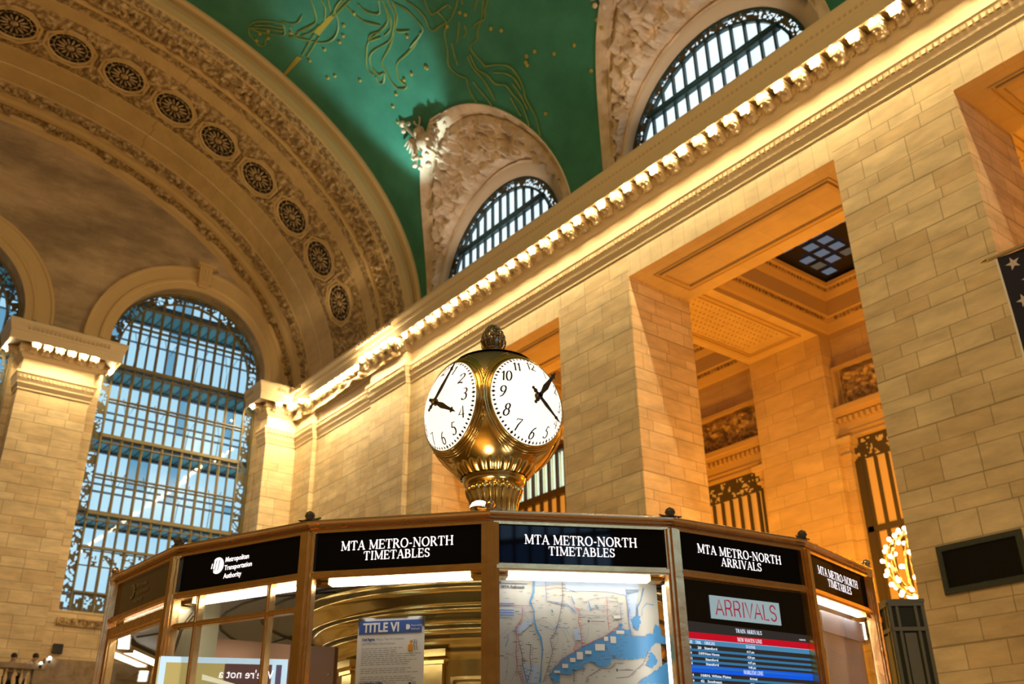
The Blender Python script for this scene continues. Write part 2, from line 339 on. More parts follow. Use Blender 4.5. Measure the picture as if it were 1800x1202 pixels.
# serif capitals drawn with a broad pen -----------------------------------
K, T_ = .145, .055
def arc(cx, cy, rx, ry, a0, a1, n=14): return [(cx+rx*math.cos(math.radians(a0+(a1-a0)*i/n)), cy+ry*math.sin(math.radians(a0+(a1-a0)*i/n))) for i in range(n+1)]
SER = {
 'M': (1.12, [([(.14,0),(.14,1)],T_),([(.14,1),(.56,.08)],K),([(.56,.08),(.96,1)],T_),([(.96,0),(.96,1)],K)], [(.14,0,.13),(.96,0,.15),(.12,1,.11),(.98,1,.11)]),
 'T': (.82, [([(.41,0),(.41,1)],K),([(.05,.97),(.77,.97)],T_),([(.06,.97),(.03,.74)],T_),([(.76,.97),(.79,.74)],T_)], [(.41,0,.16)]),
 'A': (.9, [([(.1,0),(.44,1)],T_),([(.44,1),(.78,0)],K),([(.2,.33),(.66,.33)],T_)], [(.1,0,.13),(.78,0,.15)]),
 'E': (.78, [([(.17,0),(.17,1)],K),([(.1,.97),(.66,.97)],T_),([(.1,.03),(.7,.03)],T_),([(.17,.51),(.54,.51)],T_),([(.66,1),(.67,.76)],T_),([(.7,0),(.73,.26)],T_),([(.54,.4),(.54,.62)],T_)], [(.14,0,.12),(.14,1,.12)]),
 'R': (.88, [([(.17,0),(.17,1)],K),([(.17,.97)]+arc(.36,.735,.26,.235,90,-90)+[(.17,.5)],'c'),([(.4,.5),(.78,.02)],K)], [(.17,0,.14),(.13,1,.1),(.8,0,.1)]),
 'O': (.96, [(arc(.48,.5,.4,.48,0,360,26),'c')], []),
 'N': (1.0, [([(.15,0),(.15,1)],T_),([(.15,1),(.84,0)],K),([(.84,0),(.84,1)],T_)], [(.15,0,.13),(.1,1,.1),(.84,1,.13)]),
 'H': (1.0, [([(.19,0),(.19,1)],K),([(.81,0),(.81,1)],K),([(.19,.51),(.81,.51)],T_)], [(.19,0,.15),(.19,1,.15),(.81,0,.15),(.81,1,.15)]),
 'I': (.46, [([(.23,0),(.23,1)],K)], [(.23,0,.15),(.23,1,.15)]),
 'B': (.82, [([(.17,0),(.17,1)],K),([(.17,.97)]+arc(.38,.75,.23,.22,90,-90)+[(.17,.52)],'c'),([(.17,.53)]+arc(.42,.28,.28,.25,90,-90)+[(.17,.03)],'c')], [(.12,0,.1),(.12,1,.1)]),
 'L': (.74, [([(.17,0),(.17,1)],K),([(.1,.03),(.66,.03)],T_),([(.66,0),(.7,.28)],T_)], [(.17,0,.13),(.17,1,.14)]),
 'S': (.68, [([(.58,.76)]+arc(.34,.74,.22,.23,25,235,12)+[(.34,.5)]+arc(.34,.26,.25,.23,60,-155,12),'c'),([(.58,.98),(.58,.72)],T_),([(.09,.28),(.09,.02)],T_)], []),
 'V': (.9, [([(.12,1),(.46,0)],K),([(.46,0),(.8,1)],T_)], [(.12,1,.14),(.8,1,.12)]),
 'W': (1.2, [([(.1,1),(.38,0)],K),([(.38,0),(.6,1)],T_),([(.6,1),(.86,0)],K),([(.86,0),(1.1,1)],T_)], [(.1,1,.12),(.6,1,.1),(1.1,1,.1)]),
 'U': (.96, [([(.2,1),(.2,.35)],K),([(.2,.35)]+arc(.48,.32,.28,.29,180,360,12)+[(.78,1)],'c')], [(.2,1,.14),(.78,1,.12)]),
 'K': (.9, [([(.17,0),(.17,1)],K),([(.75,1),(.17,.42)],T_),([(.36,.58),(.8,0)],K)], [(.17,0,.14),(.17,1,.14),(.75,1,.1),(.8,0,.12)]),
 'G': (.94, [(arc(.5,.5,.42,.48,40,320,22),'c'),([(.8,.42),(.8,.1)],K)], [(.8,.42,.12)]),
 '-': (.44, [([(.07,.4),(.37,.4)],.1)], []), ' ': (.36, [], []),
}
def ribbon(mb, pts, wfun, fn):
    P = [Vector(p) for p in pts]; n = len(P); L = []; R = []
    for i in range(n):
        d = (P[min(i+1, n-1)]-P[max(i-1, 0)]).normalized(); nn = Vector((-d.y, d.x)); h = wfun(d, i/(n-1))/2
        L.append(P[i]+nn*h); R.append(P[i]-nn*h)
    mb.add([fn(p.x, p.y, 0) for p in L]+[fn(p.x, p.y, 0) for p in R], [(i, i+1, n+i+1, n+i) for i in range(n-1)])
def serif(mb, body, fn, a, b, h, width, boldk=1.0):
    tot = sum(SER[c][0]+.07 for c in body); sx = width/tot; x = a-width/2
    for c in body:
        adv, strokes, sf = SER[c]
        g = lambda p, q, d, x=x: fn(x+p*sx, b+q*h, d)
        for pts, wd in strokes:
            if wd == 'c': ribbon(mb, pts, lambda d, t: (T_+(K-T_)*abs(d.y)**1.2)*boldk, g)
            else: ribbon(mb, pts, lambda d, t, wd=wd: wd*boldk, g)
        for px, py, hl in sf: ribbon(mb, [(px-hl, abs(py-.028)), (px+hl, abs(py-.028))], lambda d, t: .062*boldk, g)
        x += (adv+.07)*sx
# old-style numerals (unit height)
NUM = {
 '1': (.42, [([(.06,.78),(.24,1),(.24,0)], 'c')]),
 '2': (.62, [([(.06,.72)]+arc(.3,.72,.22,.26,165,-35,12)+[(.05,.05)], 'c'), ([(.04,.05),(.3,.1),(.58,.02)], .13)]),
 '3': (.6, [([(.1,.95)]+arc(.28,.76,.2,.22,110,-80,10)+[(.26,.53)]+arc(.27,.26,.25,.28,80,-150,12), 'c')]),
 '4': (.64, [([(.46,0),(.46,1),(.03,.3),(.62,.3)], 'c')]),
 '5': (.6, [([(.52,.98),(.2,.96),(.14,.58)], 'c'), ([(.14,.56)]+arc(.26,.3,.26,.3,100,-140,14), 'c')]),
 '6': (.62, [([(.5,.98),(.3,.85),(.14,.6),(.08,.32)]+arc(.31,.28,.23,.28,180,-180,20), 'c')]),
 '7': (.58, [([(.04,.86),(.04,.96),(.56,.96),(.3,.5),(.2,0)], 'c')]),
 '8': (.62, [(arc(.3,.75,.19,.23,0,360,18), 'c'), (arc(.3,.26,.24,.27,0,360,20), 'c')]),
 '9': (.62, [([(.1,.02),(.32,.12),(.48,.4),(.54,.7)]+arc(.31,.72,.23,.27,0,-360,20), 'c')]),
 '0': (.62, [(arc(.31,.5,.24,.5,0,360,24), 'c')]),
}
# ================================================================== THE HALL
Wy = 21.7; YC = 3.4
def ell(a, b, zc, th):
    t = math.radians(th); return YC+a*math.cos(t), zc+b*math.sin(t)
# floor
single('floor', MB().box(-49, -20, -1.9, 40, 36, -1.6), 'marble', kind='structure')
# ---- long wall -----------------------------------------------------
OPEN = [(-33.06, -24.55), (-20.75, -12.22), (-8.5, .03)]
wr = MB()
wr.prism([(-35.05, 24.8), (-35.05, 21.45), (-38.2, 21.45), (-38.2, 21.7), (-44.15, 21.7), (-44.15, 21.45), (-46.2, 21.45), (-46.2, 19.73), (-48.4, 19.73), (-48.4, 24.8)],
         lambda a, b, d: (a, b, d), -1.6, 20.9)
wr.box(-49, 21.95, 20.9, 12, 24.8, 21.3)
wall_r = single('wall_right', wr, 'stone', kind='structure')
for x0, x1 in ((-35.05, -33.06), (-24.55, -20.75), (-12.22, -8.5), (.03, 3.8)):
    part('pier', MB().box(x0, Wy, -1.6, x1, 24.8, 17.06), 'stone', wall_r)
    part('pier_head', MB().box(x0, Wy, 17.06, x1, 24.8, 20.9), 'stone', wall_r)
for x0, x1 in OPEN:
    b = MB().box(x0, Wy, 17.06, x1, 24.8, 20.9); me = part('lintel', b, ['lintel', 'soffit'], wall_r)
    for p in me.data.polygons:
        if p.normal.z < -.5: p.material_index = 1
    f = MB(); fn = lambda a, c, d: (a, c, 17.06-d)
    rect_frame(f, fn, x0+.62, Wy+.62, x1-.62, 24.8-.62, .05, 0, .05)
    rect_frame(f, fn, x0+.76, Wy+.76, x1-.76, 24.8-.76, .13, 0, .09)
    part('soffit_panel', f, 'arch', wall_r)
single('wall_right_end', MB().box(3.8, Wy, -1.6, 12, 24.8, 20.9), 'stone', kind='structure')

ENT = [(0, 18.0), (.035, 18.0), (.035, 18.07), (.10, 18.27), (.12, 18.27), (.12, 18.37), (.21, 18.72), (.23, 18.74), (.23, 18.85), (.05, 18.88),
       (.05, 19.5), (.12, 19.55), (.26, 19.75), (.28, 19.75), (.28, 19.88), (.32, 19.9), (.32, 20.15), (.92, 20.15), (.92, 20.0), (.96, 20.0), (.96, 20.42), (.99, 20.45), (1.02, 20.62), (1.1, 20.85), (1.1, 20.97), (-.3, 21.0)]
LPATH = [(12, 21.7), (-35.05, 21.7), (-35.05, 21.45), (-38.2, 21.45), (-38.2, 21.7), (-44.15, 21.7), (-44.15, 21.45), (-46.2, 21.45), (-46.2, 19.73), (-47.2, 19.73)]
BR = [(.28, 20.14), (.28, 19.76), (.34, 19.70), (.42, 19.79), (.50, 19.88), (.60, 19.90), (.70, 19.87), (.75, 19.94), (.73, 20.02), (.77, 20.06), (.77, 20.14)]
BR = [(d, z) for d, z in BR]
UP = [(12, 21.65), (-46.2, 21.65), (-46.2, 19.73), (-47.2, 19.73)]
def bracket_mesh():
    mb = MB(); mb.prism(BR, lambda a, b, d: (d, a, b), -.18, .18)
    mb.box(-.22, .28, 20.07, .22, .80, 20.14)
    for k in range(5):   # acanthus leaf lobes under the scroll
        mb.ball((.0+(.09 if k % 2 else -.09)*(k > 0), .42+.06*k, 19.82+.012*k), .05, 7, 5)
    mb.ball((0, .33, 19.74), .075, 8, 6); return mb
brk_me = mesh('bracket', bracket_mesh(), 'trim')
bulb_mb = MB(); bulb_mb.smooth = True; bulb_mb.ball((0, 0, 0), .078, 8, 6); bulb_mb.mi = 1; bulb_mb.lathe([(.001, .13), (.05, .13), (.045, .06)], 8)
def mk_bulb(m): return mesh('cornice_bulb', bulb_mb, [m, 'brass_dark'])
bulbA, bulbB = mk_bulb('bulb'), mk_bulb('bulb2')
def entab(name, path, segs, group, labA, labB, alt=True):
    e = MB(); sweep(e, path, ENT[:17]); sweep(e, UP, [(-.05, 20.15)]+ENT[17:]); root = single(name, e, 'trim', kind='structure')
    # egg-and-dart and dentils as carved runs
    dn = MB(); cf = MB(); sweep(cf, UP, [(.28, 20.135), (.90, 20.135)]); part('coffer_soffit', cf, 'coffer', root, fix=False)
    for i in range(len(path)-1):
        a, b = Vector(path[i]), Vector(path[i+1]); d = (b-a); L = d.length; d.normalize(); nl = Vector((-d.y, d.x))
        if L < .8: continue
        k = 0.
        while k < L:
            p = a+d*k
            if p.x < 2:
                c = p+nl*.16; dn.obox((c.x, c.y, 18.58), (d.x, d.y, 0), (nl.x, nl.y, 0), (0, 0, 1), .055, .06, .075)
                c = p+nl*.31; dn.obox((c.x, c.y, 19.82), (d.x, d.y, 0), (nl.x, nl.y, 0), (0, 0, 1), .06, .04, .055)
                c = p+nl*1.03; dn.obox((c.x, c.y, 20.66), (d.x, d.y, 0), (nl.x, nl.y, 0), (0, 0, 1), .05, .05, .1)
            k += .19
    part('dentil_course', dn, 'capstone', root, fix=False)
    n = 0
    for (x0, y0), (x1, y1), step, off, tight in segs:
        a, b = Vector((x0, y0)), Vector((x1, y1)); d = b-a; L = d.length; d.normalize(); nl = Vector((-d.y, d.x)); cnt = int(round(L/step))
        for k in range(cnt+1):
            p = a+d*(L*k/max(1, cnt)); ang = math.atan2(nl.y, nl.x)-PI/2
            o = bpy.data.objects.new('bracket', brk_me); COL.objects.link(o); o.parent = root; o.location = (p.x, p.y, 0); o.rotation_euler = (0, 0, ang)
            q = p+nl*.82; bright = (not alt) or n % 2 == 0
            o = bpy.data.objects.new('cornice_bulb', bulbA if bright else bulbB); COL.objects.link(o); o.location = (q.x, q.y, 20.03+H)
            tag(o, labA if bright else labB, 'light bulb', group+(', brighter' if alt and bright else ', dimmer' if alt else '')); n += 1
    return root
entab('trim_1', LPATH, [((.2, 21.7), (-34.48, 21.7), .6666, 0, 0)], 'bulbs under the long cornice',
      'bright round bulb before a carved bracket under the long wall cornice', 'dimmer round bulb between brighter ones under the long wall cornice')
def more_bulbs(root, segs, group, lab):
    for (x0, y0), (x1, y1), cnt in segs:
        a, b = Vector((x0, y0)), Vector((x1, y1)); d = (b-a); L = d.length; d.normalize(); nl = Vector((-d.y, d.x))
        for k in range(cnt):
            p = a+d*(L*(k/(cnt-1) if cnt > 1 else .5)); ang = math.atan2(nl.y, nl.x)-PI/2
            o = bpy.data.objects.new('bracket', brk_me); COL.objects.link(o); o.parent = root; o.location = (p.x, p.y, 0); o.rotation_euler = (0, 0, ang)
            q = p+nl*.82; o = bpy.data.objects.new('cornice_bulb', bulbA); COL.objects.link(o); o.location = (q.x, q.y, 20.03+H)
            tag(o, lab, 'light bulb', group)
t1 = bpy.data.objects['trim_1']
more_bulbs(t1, [((-35.3, 21.45), (-37.95, 21.45), 5), ((-38.9, 21.7), (-43.5, 21.7), 8), ((-44.35, 21.45), (-45.2, 21.45), 2)], 'bulbs on the cornice beyond the openings',
           'round bulb glowing on the cornice between the last opening and the corner')
more_bulbs(t1, [((-46.2, 20.7), (-46.2, 19.95), 2), ((-46.35, 19.73), (-46.9, 19.73), 1)], 'bulbs on the corner pilaster', 'round bulb on the corner pilaster beside the tall right window')
PP = [(-47.2, 10.6), (-46.2, 10.6), (-46.2, 7.43), (-47.2, 7.43)]
e = MB(); sweep(e, PP, ENT); t2 = single('trim_2', e, 'trim', kind='structure')
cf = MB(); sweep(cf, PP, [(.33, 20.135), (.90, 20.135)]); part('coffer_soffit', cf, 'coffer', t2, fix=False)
dn = MB(); k = 7.2
while k < 10.9:
    if 7.35 < k < 10.7: dn.box(-46.08, k-.05, 18.5, -46.0, k+.05, 18.65); dn.box(-45.95, k-.05, 19.77, -45.85, k+.05, 19.87)
    dn.box(-45.22, k-.05, 20.56, -45.12, k+.05, 20.76); k += .19
part('dentil_course', dn, 'capstone', t2, fix=False)
more_bulbs(t2, [((-46.2, 10.35), (-46.2, 7.7), 6), ((-46.9, 10.6), (-46.5, 10.6), 1), ((-46.5, 7.43), (-46.9, 7.43), 1)], 'bulbs on the pier between the tall windows', 'round bulb on the cornice of the pier between the tall windows')

# ---- end wall with tall arched windows ------------------------------
XW = -47.2; WIN = [(3.0, 4.15), (15.45, 4.2), (-9.4, 4.15)]; ZS = 21.9; ZB = 8.55
def end_wall(name, X, back, mats, soff=True):
    mb = MB(); ys = set([YC-18.6, YC+18.6])
    for c, r in WIN:
        for k in range(33): ys.add(c-r*math.cos(PI*k/32))
        ys.add(c-r-1e-3); ys.add(c+r+1e-3)
    y = YC-18.4
    while y < YC+18.5: ys.add(y); y += .7
    ys = sorted(ys)
    def zt(y):
        q = 1-((y-YC)/17.95)**2; return (19.9+13.05*math.sqrt(q)) if q > 0 else 20.9
    def hole(y):
        for c, r in WIN:
            if abs(y-c) <= r+1e-6: return (ZB, ZS+math.sqrt(max(0, r*r-(y-c)**2)))
    for a, b in zip(ys, ys[1:]):
        ha = hole(a); hb = hole(b); m = hole((a+b)/2)
        cuts = [(-1.6, -1.6)]
        if m:
            ha = ha or (ZB, ZS); hb = hb or (ZB, ZS)
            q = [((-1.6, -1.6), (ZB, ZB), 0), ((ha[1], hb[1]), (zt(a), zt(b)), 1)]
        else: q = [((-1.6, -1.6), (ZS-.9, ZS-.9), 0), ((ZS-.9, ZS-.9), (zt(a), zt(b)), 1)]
        for (l0, l1), (u0, u1), mi in q:
            mb.mi = mi
            if u0 > l0 or u1 > l1: mb.add([(X, a, l0), (X, b, l1), (X, b, u1), (X, a, u0)], [(0, 1, 2, 3)])
            if m and mi == 0: mb.add([(X, a, ZB), (X, b, ZB), (back, b, ZB), (back, a, ZB)], [(0, 1, 2, 3)])
    mb.mi = 1
    for c, r in WIN:
        rows = [[(X, c+r*math.cos(PI*k/32), ZS+r*math.sin(PI*k/32)), (back, c+r*math.cos(PI*k/32), ZS+r*math.sin(PI*k/32))] for k in range(33)]
        mb.grid(rows); mb.mi = 0
        for s in (-1, 1): mb.add([(X, c+s*r, ZB), (X, c+s*r, ZS), (back, c+s*r, ZS), (back, c+s*r, ZB)], [(0, 1, 2, 3)])
        mb.mi = 1
    return single(name, mb, mats, kind='structure', fix=False)
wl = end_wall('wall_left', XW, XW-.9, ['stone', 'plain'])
part('pier', MB().box(-47.3, 7.43, -1.6, -46.2, 10.6, 20.9), 'stone', wl)
part('pier', MB().box(-47.3, -5.2, -1.6, -46.2, -2.0, 20.9), 'stone', wl)
for c, r in WIN:      # archivolt and keystone
    mb = MB(); prof = [(0, .0), (0, .14), (.35, .14), (.40, .20), (.55, .20), (.6, .12), (1.15, .12), (1.2, .18), (1.32, .18), (1.34, 0)]
    rows = [[(XW+d, c+(r+q)*math.cos(PI*k/40), ZS+(r+q)*math.sin(PI*k/40)) for q, d in prof] for k in range(41)]
    mb.grid(rows); part('archivolt', mb, 'arch', wl, fix=False)
    mb = MB(); kz = ZS+r
    for z0, z1, h0, d in ((kz+.35, kz+1.35, .34, .55), (kz+1.35, kz+1.5, .5, .7), (kz+.2, kz+.35, .24, .3)):
        mb.box(XW, c-h0, z0, XW+d, c+h0, z1)
    for s in (-.18, 0, .18): mb.box(XW+.5, c+s-.05, kz+.45, XW+.6, c+s+.05, kz+1.25)
    part('keystone', mb, 'arch', wl)
    mb = MB(); X = XW+.02
    mb.box(XW-.1, c-r+.0, 7.86, XW+.12, c+r, 8.2)
    if c > 0:
        k = c-r+.2
        while k < c+r-.1:
            mb.tube([(XW+.13, k+.12*math.cos(t), 8.03+.12*math.sin(t)) for t in [2*PI*i/10 for i in range(10)]], .025, 5, closed=True); mb.ball((XW+.13, k+.22, 8.03), .05, 6, 4); k += .34
    part('guilloche_band', mb, 'relief', wl, fix=False)

# openwork border: cells of a ring dropped where the casting is pierced
def openwork(mb, fn, u0, u1, nu, v0, v1, nv, thr=.25, sc_=4.6, seed=0, both=False):
    for i in range(nu):
        for j in range(nv):
            a, b = u0+(u1-u0)*i/nu, u0+(u1-u0)*(i+1)/nu; c, d = v0+(v1-v0)*j/nv, v0+(v1-v0)*(j+1)/nv
            if 0 < j < nv-1:
                p = fn((a+b)/2, (c+d)/2); 
                if abs(noise.noise(Vector(p)*sc_+Vector((seed, seed*.7, 0)))) > thr+.12*math.sin(p[0]*7+p[1]*7+p[2]*5): continue
            mb.add([fn(a, c), fn(b, c), fn(b, d), fn(a, d)], [(0, 1, 2, 3)])
def end_window(num, c, r, deep):
    X = XW-.75; root = empty('window_%d' % num, (X, c, ZB), kind='structure'); root.location = (0, 0, H)
    f = MB(); ri = r-.62
    # plain mouldings at the border's edges
    for rr, wd in ((r-.06, .09), (ri, .08)):
        rows = []
        for k in range(41):
            t = PI*k/40; rows.append([(X+.08, c+(rr+wd/2)*math.cos(t), ZS+(rr+wd/2)*math.sin(t)), (X+.08, c+(rr-wd/2)*math.cos(t), ZS+(rr-wd/2)*math.sin(t)),
                (X-.05, c+(rr-wd/2)*math.cos(t), ZS+(rr-wd/2)*math.sin(t)), (X-.05, c+(rr+wd/2)*math.cos(t), ZS+(rr+wd/2)*math.sin(t))])
        f.grid(rows, closed_v=True)
        for s in (-1, 1): f.box(X-.05, c+s*rr-wd/2, ZB, X+.08, c+s*rr+wd/2, ZS)
    f.box(X-.05, c-r, ZB, X+.08, c+r, ZB+.1)
    part('window_frame', f, 'bronze_win', root, fix=False)
    o = MB()
    openwork(o, lambda u, v: (X+.02, c+v*math.cos(u), ZS+v*math.sin(u)), 0, PI, 190, ri, r, 12, seed=num)
    for s in (-1, 1): openwork(o, lambda u, v: (X+.02, c+s*v, u), ZB, ZS, 220, ri, r, 11, seed=num+3*s)
    openwork(o, lambda u, v: (X+.02, u, v), c-ri, c+ri, 110, ZB+.1, ZB+.95, 12, seed=num+9)
    openwork(o, lambda u, v: (X+.02, u, v), c-ri, c+ri, 110, ZB+2.2, ZB+3.0, 12, thr=.1, seed=num+11)
    part('openwork_border', o, 'bronze_border', root, fix=False)
    m = MB(); nb = 14; st = 2*ri/nb
    for k in range(1, nb):
        y = c-ri+k*st; zt = ZS+math.sqrt(max(0, ri*ri-(y-c)**2)); wd = .045 if k % 2 else .07
        m.box(X-.04, y-wd, ZB+.1, X+.04, y+wd, zt); m.box(X+.04, y-.018, ZB+.1, X+.08, y+.018, zt)
    for z, h in ((21.05, .17), (20.72, .05), (17.2, .16), (16.85, .05), (13.3, .16), (12.95, .05), (11.65, .12), (19.15, .05), (18.98, .04), (15.2, .05), (15.03, .04), (23.4, .06), (24.6, .08), (9.55, .08)):
        hw = ri if z < ZS else math.sqrt(max(.01, ri*ri-(z-ZS)**2)); m.box(X-.07, c-hw, z-h/2, X+.13, c+hw, z+h/2)
    part('mullions', m, 'bronze_win', root, fix=False)
    g = MB(); pts = [(c+ri*math.cos(PI*k/32), ZS+ri*math.sin(PI*k/32)) for k in range(33)]+[(c-ri, ZB), (c+ri, ZB)]
    g.prism(pts, lambda a, b, d: (d, a, b), X-.015, X+.0); part('glass_pane', g, 'glass_dull', root)
    # outer glazing of the glass walkways, 2.2 m behind
    Xo = XW-3.1; pn = MB(); ml = MB(); y = (c-ri-st*2)*1.049; j = 0
    levels = [8.0, 13.3, 17.2, 21.05, 27]
    while y < (c+5.2)*1.05:
        z = 6.0
        for li, (za, zb) in enumerate(zip([6.0]+levels[1:-1], levels[1:])):
            zs = [za+.12, za+.12+(zb-za)*.42, za+.12+(zb-za)*.52, zb+.02]
            for a, b in zip(zs, zs[1:]):
                pn.mi = 1 if (deep and noise.noise(Vector((y*.5, a*.4, 3))) > -.12) or noise.noise(Vector((y*.9, a*.8, 7))) > .42 else 0
                pn.add([(Xo, y+.07, a+.06), (Xo, y+st*1.049-.07, a+.06), (Xo, y+st*1.049-.07, b-.06), (Xo, y+.07, b-.06)], [(0, 1, 2, 3)])
        y += st*1.049
    part('outer_panes', pn, ['pane_blue', 'pane_blue2'], root, fix=False)
    ml.add([(Xo-.15, c-5.8, 5), (Xo-.15, c+5.8, 5), (Xo-.15, c+5.8, 28), (Xo-.15, c-5.8, 28)], [(0, 1, 2, 3)])
    part('outer_frame', ml, 'mullion_grey', root, fix=False)
    for z in (13.28, 17.18, 21.03, 24.9):
        s = MB(); s.box(X-.15, c-5.7, z, Xo-.1, c+5.7, z+.12); y = c-5.6
        s.mi = 1; s.box(X-.15, c-5.7, z-.12, X-.3, c+5.7, z+.2); s.box(Xo+.02, c-5.7, z-.14, Xo+.2, c+5.7, z+.2)
        while y < c+5.6: s.box(X-.3, y, z-.06, Xo, y+.06, z); y += .54
        part('glass_floor', s, ['slab', 'mullion_grey'], root, fix=False)
    # bracing rods between the two skins
    b = MB()
    for z in (14.9, 18.8, 22.6):
        for y in (c-2.4, c-.8, c+.9, c+2.6):
            b.tube([(X-.2, y-.35, z+.6), (X-.6, y, z-.35), (X-.2, y+.35, z+.6)], .018, 4); b.tube([(X-.6, y, z-.35), (X-.2, y-.2, z-1.4)], .018, 4)
    part('bracing_rods', b, 'bronze_dark', root, fix=False)
    return root
end_window(1, 15.45, 4.2, False); end_window(2, 3.0, 4.15, True)
gl = bpy.data.objects['window_1']

# opposite end of the hall, with its own daylit windows
ew = MB(); X = 38
ew.box(X, YC-18.6, -1.6, X+.5, YC+18.6, ZB); ew.box(X, YC-18.6, 26.2, X+.5, YC+18.6, 34)
for y0, y1 in ((-15.2, -13.2), (-4.9, -1.2), (7.2, 11.2), (19.7, 22)): ew.box(X, y0, ZB, X+.5, y1, 26.2)
single('wall_back', ew, 'stone', kind='structure')
BPA = mat('bright_evening_pane', (.2, .3, .4), .3, emit=(.35, .62, 1.0), strength=3.2); BPB = mat('dim_evening_pane', (.2, .3, .4), .3, emit=(.1, .3, .8), strength=1.5)
for n_, c in ((6, -9.05), (7, 3.0), (8, 15.45)):
    r0 = empty('window_%d' % n_, kind='structure'); p = MB(); m = MB()
    for i in range(10):
        for j in range(9):
            p.mi = 1 if noise.noise(Vector((i*.7, j*.6, c))) > .15 else 0
            y = c-4.1+.82*i; z = ZB+j*1.9; p.add([(X+.3, y+.09, z+.15), (X+.3, y+.73, z+.15), (X+.3, y+.73, z+1.75), (X+.3, y+.09, z+1.75)], [(0, 1, 2, 3)])
    m.add([(X+.35, c-4.2, ZB), (X+.35, c+4.2, ZB), (X+.35, c+4.2, 26.2), (X+.35, c-4.2, 26.2)], [(0, 1, 2, 3)])
    part('panes', p, [BPA, BPB], r0, fix=False); part('window_frame', m, 'bronze_dark', r0, fix=False)

# ---- great end arch ---------------------------------------------------
A0, B0, Z0 = 17.9, 13.0, 19.9; A1, B1, Z1 = 18.7, 12.9, 21.4
def apt(x, th, o=0., h=0.):
    y0, z0 = ell(A0, B0, Z0, th); y1, z1 = ell(A1, B1, Z1, th); y = y0+(y1-y0)*o; z = z0+(z1-z0)*o
    t = math.radians(th); n = Vector((0, -math.cos(t)*B0, -math.sin(t)*A0)).normalized(); return (x, y+n.y*h, z+n.z*h)
NT = 560; S = [0.]; TH = [-2+184*i/NT for i in range(NT+1)]
for i in range(NT): S.append(S[-1]+(Vector(apt(0, TH[i+1]))-Vector(apt(0, TH[i]))).length)
def band(name, rows_spec, matn, parent, step=1):
    """rows_spec: list of (x, o, hfun or h)"""
    mb = MB(); rows = []
    for x, o, h in rows_spec: rows.append([apt(x, TH[i], o, h(S[i]) if callable(h) else h) for i in range(0, NT+1, step)])
    mb.grid(rows); return part(name, mb, matn, parent, fix=False)
arch = empty('trim_3', kind='structure')
band('outer_moulding', [(-34.9, 1.03, 0), (-34.9, .92, 0), (-35.0, .84, 0), (-35.28, .80, 0), (-35.28, .70, 0), (-35.0, .62, 0), (-34.97, .42, 0), (-35.02, .18, 0), (-35.1, .14, 0)], 'arch', arch, 2)
def relief_band(name, x0, x1, nx, unit, amp, o0=0., o1=0., seed=0., mask=None, base=0.):
    rows = []
    for j in range(nx+1):
        t = j/nx; x = x0+(x1-x0)*t; v = (t-.5)*abs(x1-x0)*1.0
        def h(s, v=v, x=x, t=t):
            e = min(1, min(t, 1-t)*6); k = foliage(s, v*unit/abs(x1-x0)*1.0, unit, seed)*amp*e
            return base+(k*mask(s, x) if mask else k)
        rows.append((x, o0+(o1-o0)*t, h))
    return band(name, rows, 'relief', arch)
relief_band('carved_leaf_band', -35.1, -35.42, 5, .45, .16, .14, 0., seed=3)
band('bead_roll', [(-35.38, 0, 0), (-35.4, 0, .08), (-35.5, 0, .08), (-35.52, 0, 0)], 'arch', arch, 2)
relief_band('carved_scroll_band', -35.52, -36.72, 14, .9, .26, seed=1)
band('torus_roll', [(-36.72, 0, 0), (-36.75, 0, .12), (-36.88, 0, .14), (-36.98, 0, .10), (-37.0, 0, 0)], 'arch', arch, 2)
band('leaf_drop_course', [(-37.0, 0, 0), (-37.06, 0, lambda s: .10 if math.sin(s*9) > -.2 else .0), (-37.3, 0, lambda s: .07*max(0, math.sin(s*4.5+.3))), (-37.5, 0, lambda s: .05*max(0, math.sin(s*4.5+.3)-.5)), (-37.52, 0, 0)], 'relief', arch)
m_ab = blocks('arch_blocks', (.68, .50, .235), (.60, .43, .19), (.38, .26, .10), bw=1.2, rh=1.0, plain=.4, ms=.008); M['arch_blocks'] = m_ab
band('plain_soffit', [(-37.52, 0, 0), (-38.3, 0, 0)], 'arch_blocks', arch, 2)
ROS = [18.2, 28.9, 39.0, 48.6, 57.8, 66.5, 75.2, 83.6, 91.6, 99.8, 108, 116.6, 125.5, 135, 145, 156]
def s_of(th):
    i = (th+2)/184*NT; k = int(i); return S[k]+(S[k+1]-S[k])*(i-k)
RS = [s_of(t) for t in ROS]
def rmask(s, x):
    d = min(math.hypot(s-r, x+40.05) for r in RS); return 0. if d < 1.26 else (1.0 if abs(x+40.05) < 1.55-.5*min(1, max(0, 1.9-d)) or d > 1.35 else .4)
relief_band('rosette_spandrels', -38.3, -41.75, 30, .85, .26, seed=5, mask=rmask)
for a, b, hh in ((-41.75, -42.4, .03), (-42.43, -43.1, .0), (-43.13, -43.8, .03), (-43.83, -44.4, .0)):
    band('plain_fascia', [(a, 0, 0), (a-.02, 0, hh), (b, 0, hh), (b-.03, 0, -.05)], 'arch_blocks', arch, 2)
band('bead_roll', [(-44.43, 0, -.05), (-44.45, 0, .05), (-44.53, 0, .05), (-44.55, 0, 0)], 'arch', arch, 2)
relief_band('carved_scroll_band', -44.55, -45.35, 10, .7, .2, seed=8)
band('inner_moulding', [(-45.35, 0, 0), (-45.4, 0, .12), (-45.6, 0, .14), (-45.8, 0, .22), (-46.05, 0, .24), (-46.1, 0, .12)], 'arch', arch, 2)
relief_band('carved_panel_band', -46.1, -46.85, 9, .6, .26, seed=12, mask=lambda s, x: 1. if (s % 3.0) < 1.25 else .05, base=.10)
